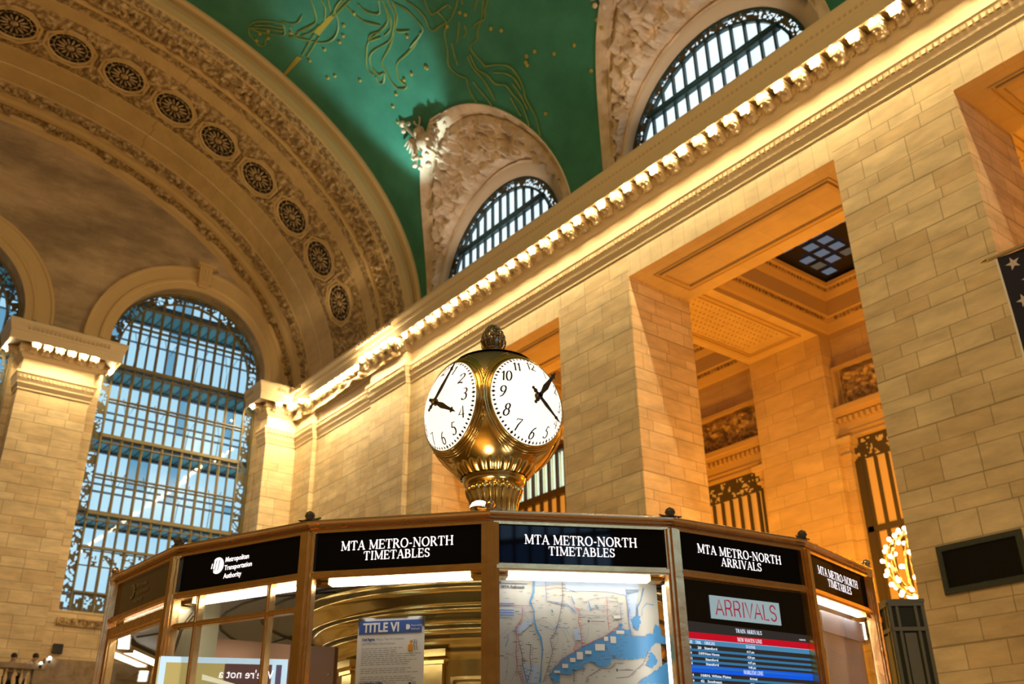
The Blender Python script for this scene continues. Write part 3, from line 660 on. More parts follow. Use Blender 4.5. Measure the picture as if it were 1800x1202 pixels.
band('inner_cavetto', [(-46.85, 0, .1), (-46.9, 0, .28), (-47.05, 0, .34), (-47.2, 0, .42)], 'arch', arch, 2)
# rosette medallions
def rosette_parts():
    fr = MB(); n = 8
    for r0, r1, d in ((1.02, 1.16, .14), (.92, .98, .09)):
        oc = [(r*math.cos(PI/8+2*PI*i/8), r*math.sin(PI/8+2*PI*i/8)) for r in (r0, r1) for i in range(8)]
        for i in range(8):
            j = (i+1) % 8; fr.prism([oc[i], oc[j], oc[8+j], oc[8+i]], lambda a, b, q: (a, b, q), 0, d)
    fr.smooth = True; fr.tube([(.9*math.cos(2*PI*i/28), .9*math.sin(2*PI*i/28), .08) for i in range(28)], .06, 6, closed=True)
    g = MB(); g.lathe([(.001, .02), (.87, .02), (.87, .0)], 28)
    p = MB(); p.smooth = True
    for i in range(14):
        a = 2*PI*i/14; ca, sa = math.cos(a), math.sin(a)
        s0 = len(p.v); p.ball((0, 0, 0), .2, 7, 6); Mx = Matrix.Translation((ca*.40, sa*.40, .07)) @ Matrix.Rotation(a, 4, 'Z') @ Matrix.Diagonal((1, .24, .25, 1)); p.xf(Mx, s0)
        a2 = a+PI/14; p.tube([(.62*math.cos(a2), .62*math.sin(a2), .05), (.84*math.cos(a2), .84*math.sin(a2), .05)], .028, 4)
        p.tube([(.68*math.cos(a+t), .68*math.sin(a+t), .05) for t in (-.2, -.1, 0, .1, .2)], .025, 4)
    p.ball((0, 0, .06), .17, 10, 6, .6)
    return fr, g, p
fr, g, p = rosette_parts(); 
for q_ in (fr, g, p): q_.v = [(a*1.1, b*1.1, c) for a, b, c in q_.v]
fr_me, g_me, p_me = mesh('octagonal_frame', fr, 'arch'), mesh('dark_ground', g, 'black'), mesh('petals', p, 'relief')
for th in ROS:
    P0 = Vector(apt(-40.05, th, 0, .02)); t = math.radians(th)
    nn = Vector((0, -math.cos(t)*B0, -math.sin(t)*A0)).normalized(); ux = Vector((1, 0, 0)); uy = nn.cross(ux)
    r = bpy.data.objects.new('rosette', None); COL.objects.link(r); r.parent = arch; r.empty_display_size = .3
    r.matrix_local = Matrix.Scale(1.0, 4) @ Matrix(((ux.x, uy.x, nn.x, P0.x), (ux.y, uy.y, nn.y, P0.y), (ux.z, uy.z, nn.z, P0.z), (0, 0, 0, 1)))
    for nm, me in (('octagonal_frame', fr_me), ('dark_ground', g_me), ('petals', p_me)):
        o = bpy.data.objects.new(nm, me); COL.objects.link(o); o.parent = r

# ---- green vault and lunettes -------------------------------------------
LC = [-29.1, -16.75, -4.4]; LW, LT = 5.25, 33.
def vpt(x, th, k=0.):
    t = math.radians(th); n = Vector((0, -math.cos(t)*B1, -math.sin(t)*A1)).normalized(); return (x, YC+A1*math.cos(t)+n.y*k, Z1+B1*math.sin(t)+n.z*k)
xs = set([-34.95, 14.])
for c in LC:
    for k in range(49): xs.add(c-LW*math.cos(PI*k/48))
x = -34.5
while x < 14: xs.add(x); x += .8
xs = sorted(xs)
def tlow(x):
    for c in LC:
        q = 1-((x-c)/LW)**2
        if q > 0: return LT*math.sqrt(q)
    return 0.
vb = MB(); vb.smooth = True; rows = []
for x in xs:
    t0 = tlow(x); rows.append([vpt(x, t0+(180-t0)*(j/70)) for j in range(71)])
vb.grid(rows)
# parapet filler between springing and cornice top
vb.add([(-34.95, 22.1, 20.9), (14, 22.1, 20.9), (14, 22.1, 21.4), (-34.95, 22.1, 21.4)], [(0, 1, 2, 3)])
ceil = single('ceiling', vb, 'vault', kind='structure', fix=False)
def ribbon3(mb, pts, wd):
    P = [Vector(vpt(x, t, .03)) for x, t in pts]; n = len(P)
    # smooth resample
    Q = []
    for i in range(n-1):
        p0, p1, p2, p3 = P[max(i-1, 0)], P[i], P[i+1], P[min(i+2, n-1)]
        for k in range(5):
            t = k/5; Q.append(.5*((2*p1)+(p2-p0)*t+(2*p0-5*p1+4*p2-p3)*t*t+(3*p1-p0-3*p2+p3)*t**3))
    Q.append(P[-1]); mb.tube(Q, lambda s: wd*(.6+.5*abs(math.sin(s*9+len(pts)))), 4)
GOLD= [[(-33.85,64.2),(-33.48,63.9),(-33.1,63.0),(-32.66,61.6),(-32.5,60.4),(-32.92,59.5),(-33.33,60.8),(-33.79,62.5),(-33.92,63.8)],[(-33.97,64.1),(-34.29,63.5),(-34.43,62.3),(-34.47,61.3),(-34.21,60.8),(-33.89,61.2),(-33.67,61.0)],[(-33.85,63.6),(-33.42,62.2),(-32.79,59.9)],[(-33.65,63.6),(-33.11,62.1),(-32.64,60.2)],[(-32.39,60.9),(-32.15,59.8),(-31.81,59.1),(-31.28,59.2)],[(-32.83,58.8),(-32.51,58.1),(-32.06,58.0),(-31.41,57.3),(-30.97,57.2),(-30.59,58.3),(-30.27,59.6)],[(-32.28,58.3),(-31.7,57.4),(-31.19,57.1)],[(-32.33,57.5),(-31.72,56.7),(-31.06,56.4)],[(-32.31,59.5),(-32.55,58.1),(-32.21,56.4),(-31.76,54.6),(-31.21,53.7),(-30.63,53.8),(-30.08,54.8),(-29.79,56.1),(-29.09,56.3)],[(-29.88,58.5),(-30.08,57.3),(-30.63,56.3)],[(-29.62,57.7),(-30.03,56.4)],[(-29.18,55.1),(-29.19,53.4),(-29.05,51.7),(-28.56,49.7)],[(-28.64,54.0),(-28.61,52.7),(-28.33,51.3),(-28.07,51.1),(-27.68,52.3)],[(-27.51,51.9),(-27.76,50.6),(-28.15,49.3),(-28.89,49.2),(-29.66,49.5),(-30.33,48.4),(-30.85,46.9),(-30.82,45.4)],[(-27.31,51.4),(-27.59,49.4),(-28.1,48.1),(-28.79,47.2),(-29.71,47.9),(-30.25,47.8),(-30.59,46.6),(-30.67,45.4)],[(-27.64,51.2),(-27.85,49.5),(-28.3,48.3),(-28.81,48.3)],[(-27.18,50.7),(-27.51,48.9),(-28.12,47.5),(-27.57,46.0)],[(-28.82,49.0),(-29.25,49.8),(-29.66,49.5),(-29.02,48.5)],[(-28.25,47.5),(-29.06,46.5),(-29.89,45.9),(-30.13,44.4),(-30.28,42.3),(-30.24,41.1)],[(-27.17,50.3),(-26.95,48.4),(-26.91,46.3),(-26.96,44.8),(-27.31,44.4),(-28.17,44.2)],[(-27.19,44.7),(-27.83,44.0),(-28.57,43.9),(-29.31,44.0),(-29.69,42.9),(-29.82,41.5),(-29.71,40.5),(-29.92,40.3),(-30.31,41.3)],[(-26.65,49.5),(-26.49,47.5),(-26.5,45.6),(-26.66,44.3),(-26.56,43.4),(-26.11,43.2),(-25.59,42.8),(-25.06,43.3),(-24.6,44.0)],[(-25.89,47.5),(-26.12,45.5),(-25.79,45.0),(-25.16,44.6),(-25.14,43.9)],[(-25.79,45.0),(-25.75,43.5),(-25.87,42.6),(-26.22,41.9),(-26.67,39.7),(-27.08,38.1),(-27.02,36.2),(-26.71,34.5)],[(-24.47,43.6),(-24.56,43.0)],[(-25.24,41.6),(-25.54,40.7),(-26.0,39.6)],[(-25.14,40.7),(-25.28,39.7),(-25.55,39.6)],[(-26.21,40.2),(-26.49,38.6),(-26.67,37.0)],[(-26.71,34.5),(-26.92,32.6),(-26.94,30.7),(-26.96,29.7)],[(-23.84,42.0),(-24.25,41.2)],[(-23.41,40.8),(-23.85,40.1),(-24.1,39.2),(-24.6,39.6),(-24.89,39.4)],[(-23.61,41.3),(-24.19,39.7),(-24.74,38.6),(-25.03,37.8),(-25.52,37.8),(-25.62,36.7),(-25.56,35.6),(-25.51,33.8)],[(-25.99,37.0),(-26.09,34.9),(-25.96,31.9),(-26.01,28.4)],[(-25.82,36.9),(-25.94,34.6),(-25.68,32.6),(-25.54,30.6),(-25.12,29.2),(-25.03,27.3),(-24.85,24.6),(-24.99,20.9)],[(-25.51,33.8),(-24.86,32.5),(-24.41,30.9),(-24.32,28.5),(-24.39,26.4),(-24.52,25.1),(-24.47,21.3),(-24.65,18.1)],[(-25.31,32.1),(-24.8,30.7),(-24.55,29.1),(-24.51,27.0)],[(-26.5,33.3),(-26.44,31.5),(-26.33,29.2),(-26.32,27.5)],[(-25.2,27.1),(-25.21,25.1),(-25.17,23.3)],[(-24.76,28.7),(-24.68,26.1),(-24.69,23.5)],[(-30.61,45.9),(-30.58,44.8),(-30.28,44.4),(-30.66,43.5),(-30.89,43.9),(-30.81,45.0)],[(-33.15,55.6),(-31.65,56.2)],[(-33.04,54.9),(-31.56,55.4)],[(-30.14,56.0),(-28.96,55.9)],[(-30.04,55.6),(-28.76,55.3)]]
BAND= [[(-34.98,56.0),(-33.41,56.1),(-33.27,55.3),(-34.83,55.6)],[(-31.58,56.4),(-30.21,56.2),(-30.07,55.5),(-31.52,55.5)]]
STARS= [(-34.36,62.1),(-33.86,62.3),(-33.41,61.6),(-32.57,58.9),(-33.75,61.0),(-30.08,53.7),(-30.53,52.8),(-30.94,52.6),(-31.92,53.6),(-33.07,54.2),(-33.05,50.4),(-32.64,49.8),(-31.68,46.4),(-29.16,53.7),(-27.88,45.7),(-29.62,41.4),(-28.17,40.4),(-30.53,40.7),(-31.16,39.6),(-29.05,41.2),(-25.88,42.4),(-24.92,42.5),(-24.77,41.7),(-24.15,37.5),(-23.78,36.2),(-23.44,30.5),(-23.62,29.3),(-28.15,40.1),(-22.21,27.8),(-19.55,29.3),(-19.75,27.4),(-19.73,26.0),(-21.03,21.6),(-21.2,26.7),(-23.93,20.8),(-22.97,30.2),(-31.52,37.1),(-23.62,29.8)]

for i, l in enumerate(GOLD):
    mb = MB(); ribbon3(mb, l, .042)
    part('gilt_line', mb, 'gold_line', ceil, fix=False)
for l in BAND:
    mb = MB(); mb.add([vpt(x, t, .03) for x, t in l], [(0, 1, 2, 3)]); part('gilt_band', mb, 'gold', ceil, fix=False)
star_me = None
for x, t in STARS:
    mb = MB(); mb.ball((0, 0, 0), .09, 6, 4, 1); 
    if star_me is None: star_me = mesh('gilt_star', mb, 'gold')
    o = bpy.data.objects.new('gilt_star', star_me); COL.objects.link(o); o.parent = ceil; o.location = vpt(x, t, .02)

def lunette(num, xc):
    root = empty('window_%d' % num, kind='structure'); rw = 4.5; zs = 21.6; y0 = 21.95
    nu, nv = 230, 84; rows = []; mats = []
    def surf(ph, v):
        A = Vector((xc+.45+rw*math.cos(ph), y0, zs+rw*math.sin(ph))); B = Vector(vpt(xc+LW*math.cos(ph), LT*math.sin(ph)))
        P = A.lerp(B, v); bul = math.sin(PI*v)*.35*math.sin(ph); return P+Vector((0, .6, .5))*bul
    for j in range(nv+1):
        v = j/nv; row = []
        for i in range(nu+1):
            ph = PI*i/nu; P = surf(ph, v); L = (surf(ph, 1)-surf(ph, 0)).length
            n = Vector((-.05*math.cos(ph), -.72, -.69)).normalized()
            edge = .5/max(L, .01); inner = .12/max(L, .01)
            if v > 1-edge: h = .10
            elif v > 1-edge*1.25: h = .03
            elif v < inner: h = .06
            else:
                k = min(1, (v-inner)*8)*min(1, (1-edge*1.25-v)*10)
                q = foliage(ph*5.6+num*3, (v-.5)*1.25, 1.25, 2.+num)*1.3+.5*abs(noise.noise(P*4.2))
                q += 1.6*abs(noise.noise(P*.9+Vector((num, 0, 0)))); h = -.10+q*.34*max(0, k)
            row.append(tuple(P+n*h))
        rows.append(row)
    mb = MB(); mb.grid(rows); part('relief_surround', mb, 'lune', root, fix=False)
    xw = xc+.12; rows = []        # splayed reveal
    for i in range(49):
        ph = PI*i/48; c, s = math.cos(ph), math.sin(ph)
        rows.append([(xc+.45*(1-t)+.12*t+rr*c, yy, zs+rr*s) for rr, yy, t in ((4.5, 21.93, 0), (4.42, 21.98, .1), (4.3, 22.1, .4), (4.15, 22.28, 1), (4.12, 22.5, 1))])
    rv = MB(); rv.smooth = True; rv.grid(rows); part('window_reveal', rv, 'lune_shade', root, fix=False)
    Y = 22.38; f = MB(); ri = 3.66
    for rr, wd in ((4.08, .1), (ri, .1)):
        rows = []
        for i in range(49):
            ph = PI*i/48; c, s = math.cos(ph), math.sin(ph)
            rows.append([(xw+(rr+q*wd/2)*c, Y+e, zs+(rr+q*wd/2)*s) for q, e in ((1, -.1), (-1, -.1), (-1, .05), (1, .05))])
        f.grid(rows, closed_v=True)
    part('window_frame', f, 'bronze_teal', root, fix=False)
    o = MB(); openwork(o, lambda u, v: (xw+v*math.cos(u), Y-.04, zs+v*math.sin(u)), 0, PI, 170, ri, 4.08, 8, thr=.33, sc_=6.5, seed=num)
    part('openwork_border', o, 'bronze_dark', root, fix=False)
    m = MB()
    for k in range(-6, 7):
        x = xw+k*.565; zt = zs+math.sqrt(max(.01, ri*ri-(k*.565)**2)); m.box(x-.042, Y-.10, zs-.3, x+.042, Y+.03, zt)
    z = zs+2.05; hw = math.sqrt(ri*ri-2.05**2); m.box(xw-hw, Y-.18, z-.14, xw+hw, Y+.03, z+.14); m.box(xw-hw, Y-.24, z-.04, xw+hw, Y+.03, z+.04)
    part('mullions', m, 'bronze_teal', root, fix=False)
    p = MB(); p.add([(xw+4.15*math.cos(PI*i/40), Y+.06, zs+4.15*math.sin(PI*i/40)) for i in range(41)]+[(xw-4.15, Y+.06, 20.9), (xw+4.15, Y+.06, 20.9)], [tuple(range(43))])
    part('panes', p, 'pane_day', root, fix=False)
    # winged globe and staff standing out of the crown of the lunette
    s = MB(); s.smooth = True; ph = PI*.58; P = surf(ph, .80)+Vector((-.1, -.75, -.15))
    s.ball(P, .48, 14, 10); s.ball(P+Vector((-.1, -.35, .45)), .26, 10, 8)
    for k in range(6):
        for sg in (-1, 1):
            a = P+Vector((sg*.35, -.1, .15)); b = P+Vector((sg*(1.5-.16*k), -.25+.05*k, .55-.27*k)); s.tube([a, a.lerp(b, .5)+Vector((0, -.15, .18)), b], lambda t: .13*(1-t)+.03, 6)
    s.tube([P+Vector((.9, .35, -1.3)), P+Vector((-.2, -.3, .1)), P+Vector((-.9, -.75, 1.25))], .07, 6)
    for q, rr in (((-.9, -.75, 1.25), .17), ((-.65, -.55, 1.2), .12), ((-1.05, -.6, 1.0), .12)): s.ball(P+Vector(q), rr, 9, 7)
    for k in range(26):
        a = k*.55; s.ball(P+Vector((math.cos(a)*(.5+.04*k), -.25+.02*k, math.sin(a)*(.35+.03*k)-.2)), .10+.05*random.random(), 7, 5)
    for sg in (-1, 1):
        s.tube([P+Vector((0, -.2, .1))+Vector((sg*.22*math.sin(t*5)*1., -.35*t, .95*t)) for t in [k/14 for k in range(15)]], .055, 5)
    part('sculpted_emblem', s, 'lune', root, fix=False)
    return root
for n_, xc in zip((3, 4, 5), LC): lunette(n_, xc)

# ---- passage behind the openings ------------------------------------------
PC = 18.1; YB = 33.7
pw = MB(); pw.box(-62, YB, -1.6, 12, YB+.4, 21); pw.mi = 0
pw.box(-62.3, 24.8, -1.6, -62, YB, 21); pw.box(12, 24.8, -1.6, 12.3, YB, 21); pw.box(-62, 24.8, -1.6, -48.4, 25.0, 21)
pback = single('wall_passage', pw, 'stone2', kind='structure')
PIL = [(-24.5, -20.8), (-12.2, -8.5), (-36.8, -33.1), (.1, 3.8), (-49.1, -45.4)]
for a, b in PIL:
    part('pilaster', MB().box(a, YB-.75, -1.6, b, YB, PC), 'stone2', pback)
    m = MB(); m.box(a, 24.8, PC, b, YB, PC+.5); part('ceiling_beam', m, 'soffit', pback)
    m = MB(); fn = lambda p, q, d: (p, q, PC-d); rect_frame(m, fn, a+.45, 25.3, b-.45, YB-1.3, .16, 0, .07); rect_frame(m, fn, a+.7, 25.55, b-.7, YB-1.55, .05, 0, .05)
    for i in range(7):
        for j in range(24):
            m.ball((a+.95+i*(b-a-1.9)/6, 25.9+j*.24, PC-.01), .045, 5, 4)
    part('beam_panel', m, 'arch', pback, fix=False)
def far_bay(m, a, b, Yf):
    m.mi = 0; m.box(a, Yf-.5, 15.5, b, Yf-.2, 15.9); m.box(a, Yf-.5, 18.0, b, Yf-.1, 18.3)
    k = a
    while k < b: m.box(k, Yf-.45, 4, k+.14, Yf-.28, 18.2); k += .7
    m.mi = 1; m.add([(a, Yf-.24, 4), (b, Yf-.24, 4), (b, Yf-.24, 15.6), (a, Yf-.24, 15.6)], [(0, 1, 2, 3)])
BAY = [(-20.8, -12.2), (-33.1, -24.5), (-8.5, .1), (-45.4, -36.8)]
for bi, (a, b) in enumerate(BAY):
    m = MB(); pr = [(.012, PC-.004), (.012, PC+.22), (.12, PC+.3), (.2, PC+.42), (.30, PC+.56), (.36, PC+.75), (.48, PC+.8), (.48, PC+1.5), (.58, PC+1.6), (.7, PC+1.75), (.74, PC+1.9), (.86, PC+1.95), (.9, PC+2.1)]
    rows = [[(a+i, 24.8+i, z), (b-i, 24.8+i, z), (b-i, YB-i, z), (a+i, YB-i, z)] for i, z in pr]; m.grid(rows, closed_v=True)
    part('coffer_moulding', m, 'arch', pback, fix=False)
    d = MB(); k = a+.7
    while k < b-.6: d.box(k, YB-.76, PC+1.78, k+.1, YB-.70, PC+1.9); d.box(k, YB-.40, PC+.58, k+.1, YB-.34, PC+.72); k += .2
    k = 25.6
    while k < YB-.7:
        for x in (a+.7, b-.76): d.box(x, k, PC+1.78, x+.06, k+.1, PC+1.9)
        for x in (a+.34, b-.40): d.box(x, k, PC+.58, x+.06, k+.1, PC+.72)
        k += .2
    part('coffer_dentils', d, 'relief', pback, fix=False)
    s = MB(); z = PC+2.15; s.add([(a, 24.8, z+.1), (b, 24.8, z+.1), (b, YB, z+.1), (a, YB, z+.1)], [(0, 1, 2, 3)]); s.mi = 1
    n = 9
    for i in range(n):
        for j in range(n):
            if noise.noise(Vector((i*.8, j*.8, bi*4+.5))) < -.22: continue
            x = a+1.15+i*(b-a-2.3)/n; y = 25.95+j*(YB-27.1)/n; s.mi = 1 if noise.noise(Vector((i*.5, j*.5, 9))) > -.1 else 2
            s.add([(x+.13, y+.13, z), (x+.62, y+.13, z), (x+.62, y+.6, z), (x+.13, y+.6, z)], [(0, 1, 2, 3)])
    sk = mat('skylight_pane_%d' % bi, (.05, .08, .12), .3, emit=(.07, .12, .18), strength=1.); sk2 = mat('dim_skylight_pane_%d' % bi, (.05, .05, .04), .3, emit=(.05, .06, .05), strength=1.)
    part('skylight', s, ['black', sk, sk2], pback, fix=False)
    # wall bay: relief panel, dentilled entablature, grilled window with capitals
    Yf = YB; rows = []
    for j in range(25):
        row = []
        for i in range(131):
            u, v = i/130, j/24; e = min(1, min(u, 1-u)*25, min(v, 1-v)*8); x = a+.25+(b-a-.5)*u
            row.append((x, Yf-.02-.30*foliage(x+bi, (v-.5)*1.5, 1.5, bi+4.)*e, 14.95+1.5*v))
        rows.append(row)
    if bi != 3: part('relief_panel', MB().grid(rows), 'relief', pback, fix=False)
    m = MB(); fn = lambda p, q, d: (p, Yf-d, q); rect_frame(m, fn, a+.02, 14.78, b-.02, 16.65, .16, 0, .34)
    m.box(a, Yf-.62, 14.55, b, Yf, 14.78); m.box(a, Yf-.5, 14.4, b, Yf, 14.55)
    k = a+.1
    while k < b-.1: m.box(k, Yf-.5, 14.12, k+.13, Yf-.3, 14.32); k += .26
    m.box(a, Yf-.32, 13.5, b, Yf, 14.4); m.box(a, Yf-.38, 13.66, b, Yf-.3, 13.74); m.box(a, Yf-.4, 13.42, b, Yf, 13.52)
    if bi != 3: part('entablature', m, 'arch', pback, fix=False)
    for cx, sg in ((a, 1), (b, -1)):
        m = MB()
        for h, z0, z1 in ((.62, 13.2, 13.42), (.52, 13.05, 13.2), (.40, 12.75, 13.05), (.50, 12.65, 12.75), (.38, 12.5, 12.65)): m.box(cx, Yf-h-.1, z0, cx+sg*h, Yf, z1)
        m.box(cx, Yf-.42, -1.6, cx+sg*.34, Yf, 12.5); part('bay_pilaster', m, 'stone2', pback)
    m = MB(); openwork(m, lambda u, v: (u, Yf-.16, v), a+.35, b-.35, 120, 12.5, 13.42, 12, thr=.34, seed=bi)
    for sg, x0, x1 in ((1, a+.34, a+.66), (1, b-.66, b-.34)): m.box(x0, Yf-.2, 2, x1, Yf-.04, 12.5)
    x = a+.66
    while x < b-.6: m.box(x, Yf-.18, 2, x+.11, Yf-.06, 12.5); x += .50
    for z in (9.6, 6.2, 3.4): m.box(a+.4, Yf-.2, z, b-.4, Yf-.05, z+.22)
    m.mi = 1; m.add([(a+.3, Yf-.03, 2), (b-.3, Yf-.03, 2), (b-.3, Yf-.03, 13.4), (a+.3, Yf-.03, 13.4)], [(0, 1, 2, 3)])
    if bi == 3: far_bay(m, a, b, Yf); m.mi = 2; [m.add([(a+.3+k*.7, Yf-.25, 15.9), (a+.88+k*.7, Yf-.25, 15.9), (a+.88+k*.7, Yf-.25, 18.0), (a+.3+k*.7, Yf-.25, 18.0)], [(0, 1, 2, 3)]) for k in range(12)]
    if 'amber_pane' not in M: M['amber_pane'] = mat('amber_lit_pane', (.5, .25, .05), .5, emit=(.62, .25, .03), strength=.75)
    part('grille_window', m, ['bronze_dark', 'amber_pane', 'pane_green'], pback, fix=False)
# ================================================================== INFORMATION BOOTH
BC = Vector((-5.433, 4.109)); BR_ = 2.51; PH = math.radians(-97.53); NS = 18; AP = BR_*math.cos(PI/NS); HS = BR_*math.sin(PI/NS)
def sf(i, ap=2.44):
    """surface frame of booth side i: fn(s, z, out) in booth-local coordinates"""
    a = PH+2*PI/NS*(i+.5); n = Vector((math.cos(a), math.sin(a))); t = Vector((-n.y, n.x))
    return lambda s, z, d: (n.x*(ap+d)+t.x*s, n.y*(ap+d)+t.y*s, z)
booth = empty('information_booth', (BC.x, BC.y, -1.6), 'round many-sided bronze and glass information booth with black sign band, under the ball clock', 'information booth')
def bz(z): return z+1.6       # eye-relative height -> height above the booth's base
def B3(fn): return lambda s, z, d=0: fn(s, bz(z), d)
vert = [(BR_*math.cos(PH+2*PI/NS*i), BR_*math.sin(PH+2*PI/NS*i)) for i in range(NS)]
rp_ = vert[::-1]              # clockwise travel: left is outward
mb = MB(); sweep(mb, rp_, [(-.07, bz(1.195)), (-.04, bz(1.195)), (-.038, bz(1.207)), (-.028, bz(1.209)), (-.026, bz(1.219)), (-.014, bz(1.222)), (-.012, bz(1.232)), (.0, bz(1.236)), (.006, bz(1.243)), (.006, bz(1.250)), (-.002, bz(1.255)), (-.05, bz(1.258)), (-.12, bz(1.258))], closed=True)
part('cornice_trim', mb, 'bronze_worn', booth, fix=False)
mb = MB(); mb.lathe([(2.42, bz(1.255)), (1.4, bz(1.36)), (.3, bz(1.5)), (.3, bz(1.46)), (1.4, bz(1.32)), (2.40, bz(1.20))], 36); part('roof', mb, 'brass_dark', booth)
mb = MB(); mb.lathe([(2.33, bz(1.03)), (2.0, bz(1.09)), (1.6, bz(1.17)), (1.2, bz(1.25))], 36); mb.mi = 1
for r, z in ((2.08, 1.075), (1.82, 1.125), (1.56, 1.175)):
    mb.tube([(r*math.cos(a), r*math.sin(a), bz(z)) for a in (2*PI*k/36 for k in range(36))], .011, 4, closed=True)
for k in range(12):
    a = 2*PI*k/12+.12; mb.tube([(2.3*math.cos(a), 2.3*math.sin(a), bz(1.03)), (1.25*math.cos(a), 1.25*math.sin(a), bz(1.235))], .008, 4)
part('inner_ceiling', mb, ['ceil_grey', 'seam'], booth, fix=False)
# posts at each corner
for i in range(NS):
    vx, vy = vert[i]; n = Vector((vx, vy, 0)).normalized(); t = Vector((-n.y, n.x, 0)); mb = MB()
    c = Vector((vx, vy, 0))-n*.035; mb.obox((c.x, c.y, bz(.35)-.0), n, t, (0, 0, 1), .028, .030, .85)
    c2 = c+n*.031; mb.obox((c2.x, c2.y, bz(.35)), n, t, (0, 0, 1), .008, .013, .85)
    mb.obox((c.x, c.y, bz(.35)), n, t, (0, 0, 1), .018, .040, .85); part('corner_post', mb, 'bronze', booth)
    # small leaf finial on the trim
    f = MB(); f.smooth = True; q = Vector((vx, vy, bz(1.255)))-n*.02
    f.lathe([(.004, 0), (.022, .004), (.018, .014), (.026, .026), (.020, .042), (.002, .052)], 8, tuple(q))
    for sg in (-1, 1): f.tube([q+Vector((0, 0, .006)), q+t*sg*.035+Vector((0, 0, .006)), q+t*sg*.06+Vector((0, 0, .012))], lambda s: .009*(1-s)+.003, 5)
    part('corner_finial', f, 'bronze_dark' if i % 3 else 'bronze_worn', booth)
mtl = {}
def logo(mb, fn, a, b, r):
    """round transit roundel: a disc cut by two slanted strokes, letters left of it"""
    pts = [(a+r*math.cos(t), b+r*math.sin(t)) for t in (math.radians(-128+q*256/24) for q in range(25))]
    mb.add([fn(p, q, 0) for p, q in pts], [tuple(range(25))])
def side_sign(i, lines, kind='lit'):
    fn = B3(sf(i)); s = MB(); s.prism([(-.415, 1.02), (.415, 1.02), (.415, 1.20), (-.415, 1.20)], fn, -.03, 0)
    sg = part('sign_panel', s, 'sign' if kind == 'lit' else 'sign_off', booth)
    l = MB(); f2 = lambda a, b, d: fn(a, b, .004+d)
    if lines == 'mta':
        d_ = MB()
        logo(l, f2, -.142, 1.122, .040)
        for k, tx in enumerate(('Metropolitan', 'Transportation', 'Authority')):
            text_on(l, tx, f2, -.094, 1.133-.040*k, .0345, width=(.152, .178, .116)[k], align='LEFT', bold=.0004)
            # LEFT aligned: width measured from its own left edge
        for k in range(3): ribbon(d_, [(-.168+.020*k, 1.148), (-.176+.020*k, 1.098)], lambda d, t: .0055, lambda a, b, d: f2(a, b, .003))
        part('roundel_strokes', d_, 'sign' if kind == 'lit' else 'sign_off', sg, fix=False)
        for k in range(3): ribbon(l, [(-.178+.013*k, 1.135), (-.182+.013*k, 1.110)], lambda d, t: .006, f2)
    elif lines:
        serif(l, lines[0], f2, -.004, 1.1105, .043, lines[2]); serif(l, lines[1], f2, -.004, 1.0615, .040, lines[3])
    if l.v: part('lettering', l, 'letters' if kind == 'lit' else 'letters_off', sg, fix=False)
    return sg
TT = ('MTA METRO-NORTH', 'TIMETABLES', .535, .315); TA = ('MTA METRO-NORTH', 'ARRIVALS', .545, .262)
CFG = {0: 'mta', 1: 'mta', 2: TT, 3: TT, 4: TA, 5: TT}
for i in range(NS):
    fn = B3(sf(i))
    if i in CFG: side_sign(i, CFG[i], 'off' if i == 0 else 'lit')
    else: side_sign(i, None, 'lit')
    r = MB()                                   # rails round the sign and at the glass head
    r.prism([(-HS+.02, 1.197), (HS-.02, 1.197), (HS-.02, 1.210), (-HS+.02, 1.210)], fn, -.03, .012)
    r.prism([(-HS+.02, .985), (HS-.02, .985), (HS-.02, 1.018), (-HS+.02, 1.018)], fn, -.03, .014)
    r.prism([(-HS+.02, .993), (HS-.02, .993), (HS-.02, 1.010), (-HS+.02, 1.010)], fn, .014, .022)
    r.prism([(-HS+.02, -.50), (HS-.02, -.50), (HS-.02, -.45), (-HS+.02, -.45)], fn, -.03, .012)
    for sg in (-1, 1): r.prism([(sg*(HS-.034), -.5), (sg*(HS-.018), -.5), (sg*(HS-.018), 1.2), (sg*(HS-.034), 1.2)], fn, -.02, .004)
    part('sign_rail', r, 'bronze', booth)
    g = MB(); g.prism([(-HS+.03, -.46), (HS-.03, -.46), (HS-.03, .99), (-HS+.03, .99)], fn, -.018, -.014); part('glass_pane', g, 'glass', booth)
    if i in (0, 1, 2, 3, 5, 17, 6, 16, 15):
        f2 = B3(sf(i, 2.36 if i != 5 else 2.405)); t = MB(); t.prism([(-.34, .972), (.34, .972), (.34, .986), (-.34, .986)], f2, -.035 if i != 5 else -.018, .028 if i != 5 else .01)
        lp = part('strip_light', t, 'tube', booth); c = MB()
        for s0 in (-.40, .33): c.prism([(s0, .970), (s0+.06, .970), (s0+.06, 1.01), (s0, 1.01)], f2, -.04, .034)
        c.prism([(-.40, .988), (.40, .988), (.40, 1.01), (-.40, 1.01)], f2, -.04, .034); part('lamp_housing', c, 'brass', lp)
mb = MB(); mb.lathe([(2.44, 0), (2.44, bz(-.52)), (2.56, bz(-.5)), (2.56, bz(-.46)), (2.0, bz(-.46)), (2.0, 0)], 36); part('counter', mb, 'marble', booth)
for i, s0 in ((3, .398), (5, -.394)):      # upright tubes at two show cases; the timetable one added to light its sheets
    f2 = B3(sf(i, 2.40)); t = MB(); t.prism([(s0-.010, .30), (s0+.010, .30), (s0+.010, .95), (s0-.010, .95)], f2, -.02, .0); part('upright_tube', t, M['tube2'], booth)
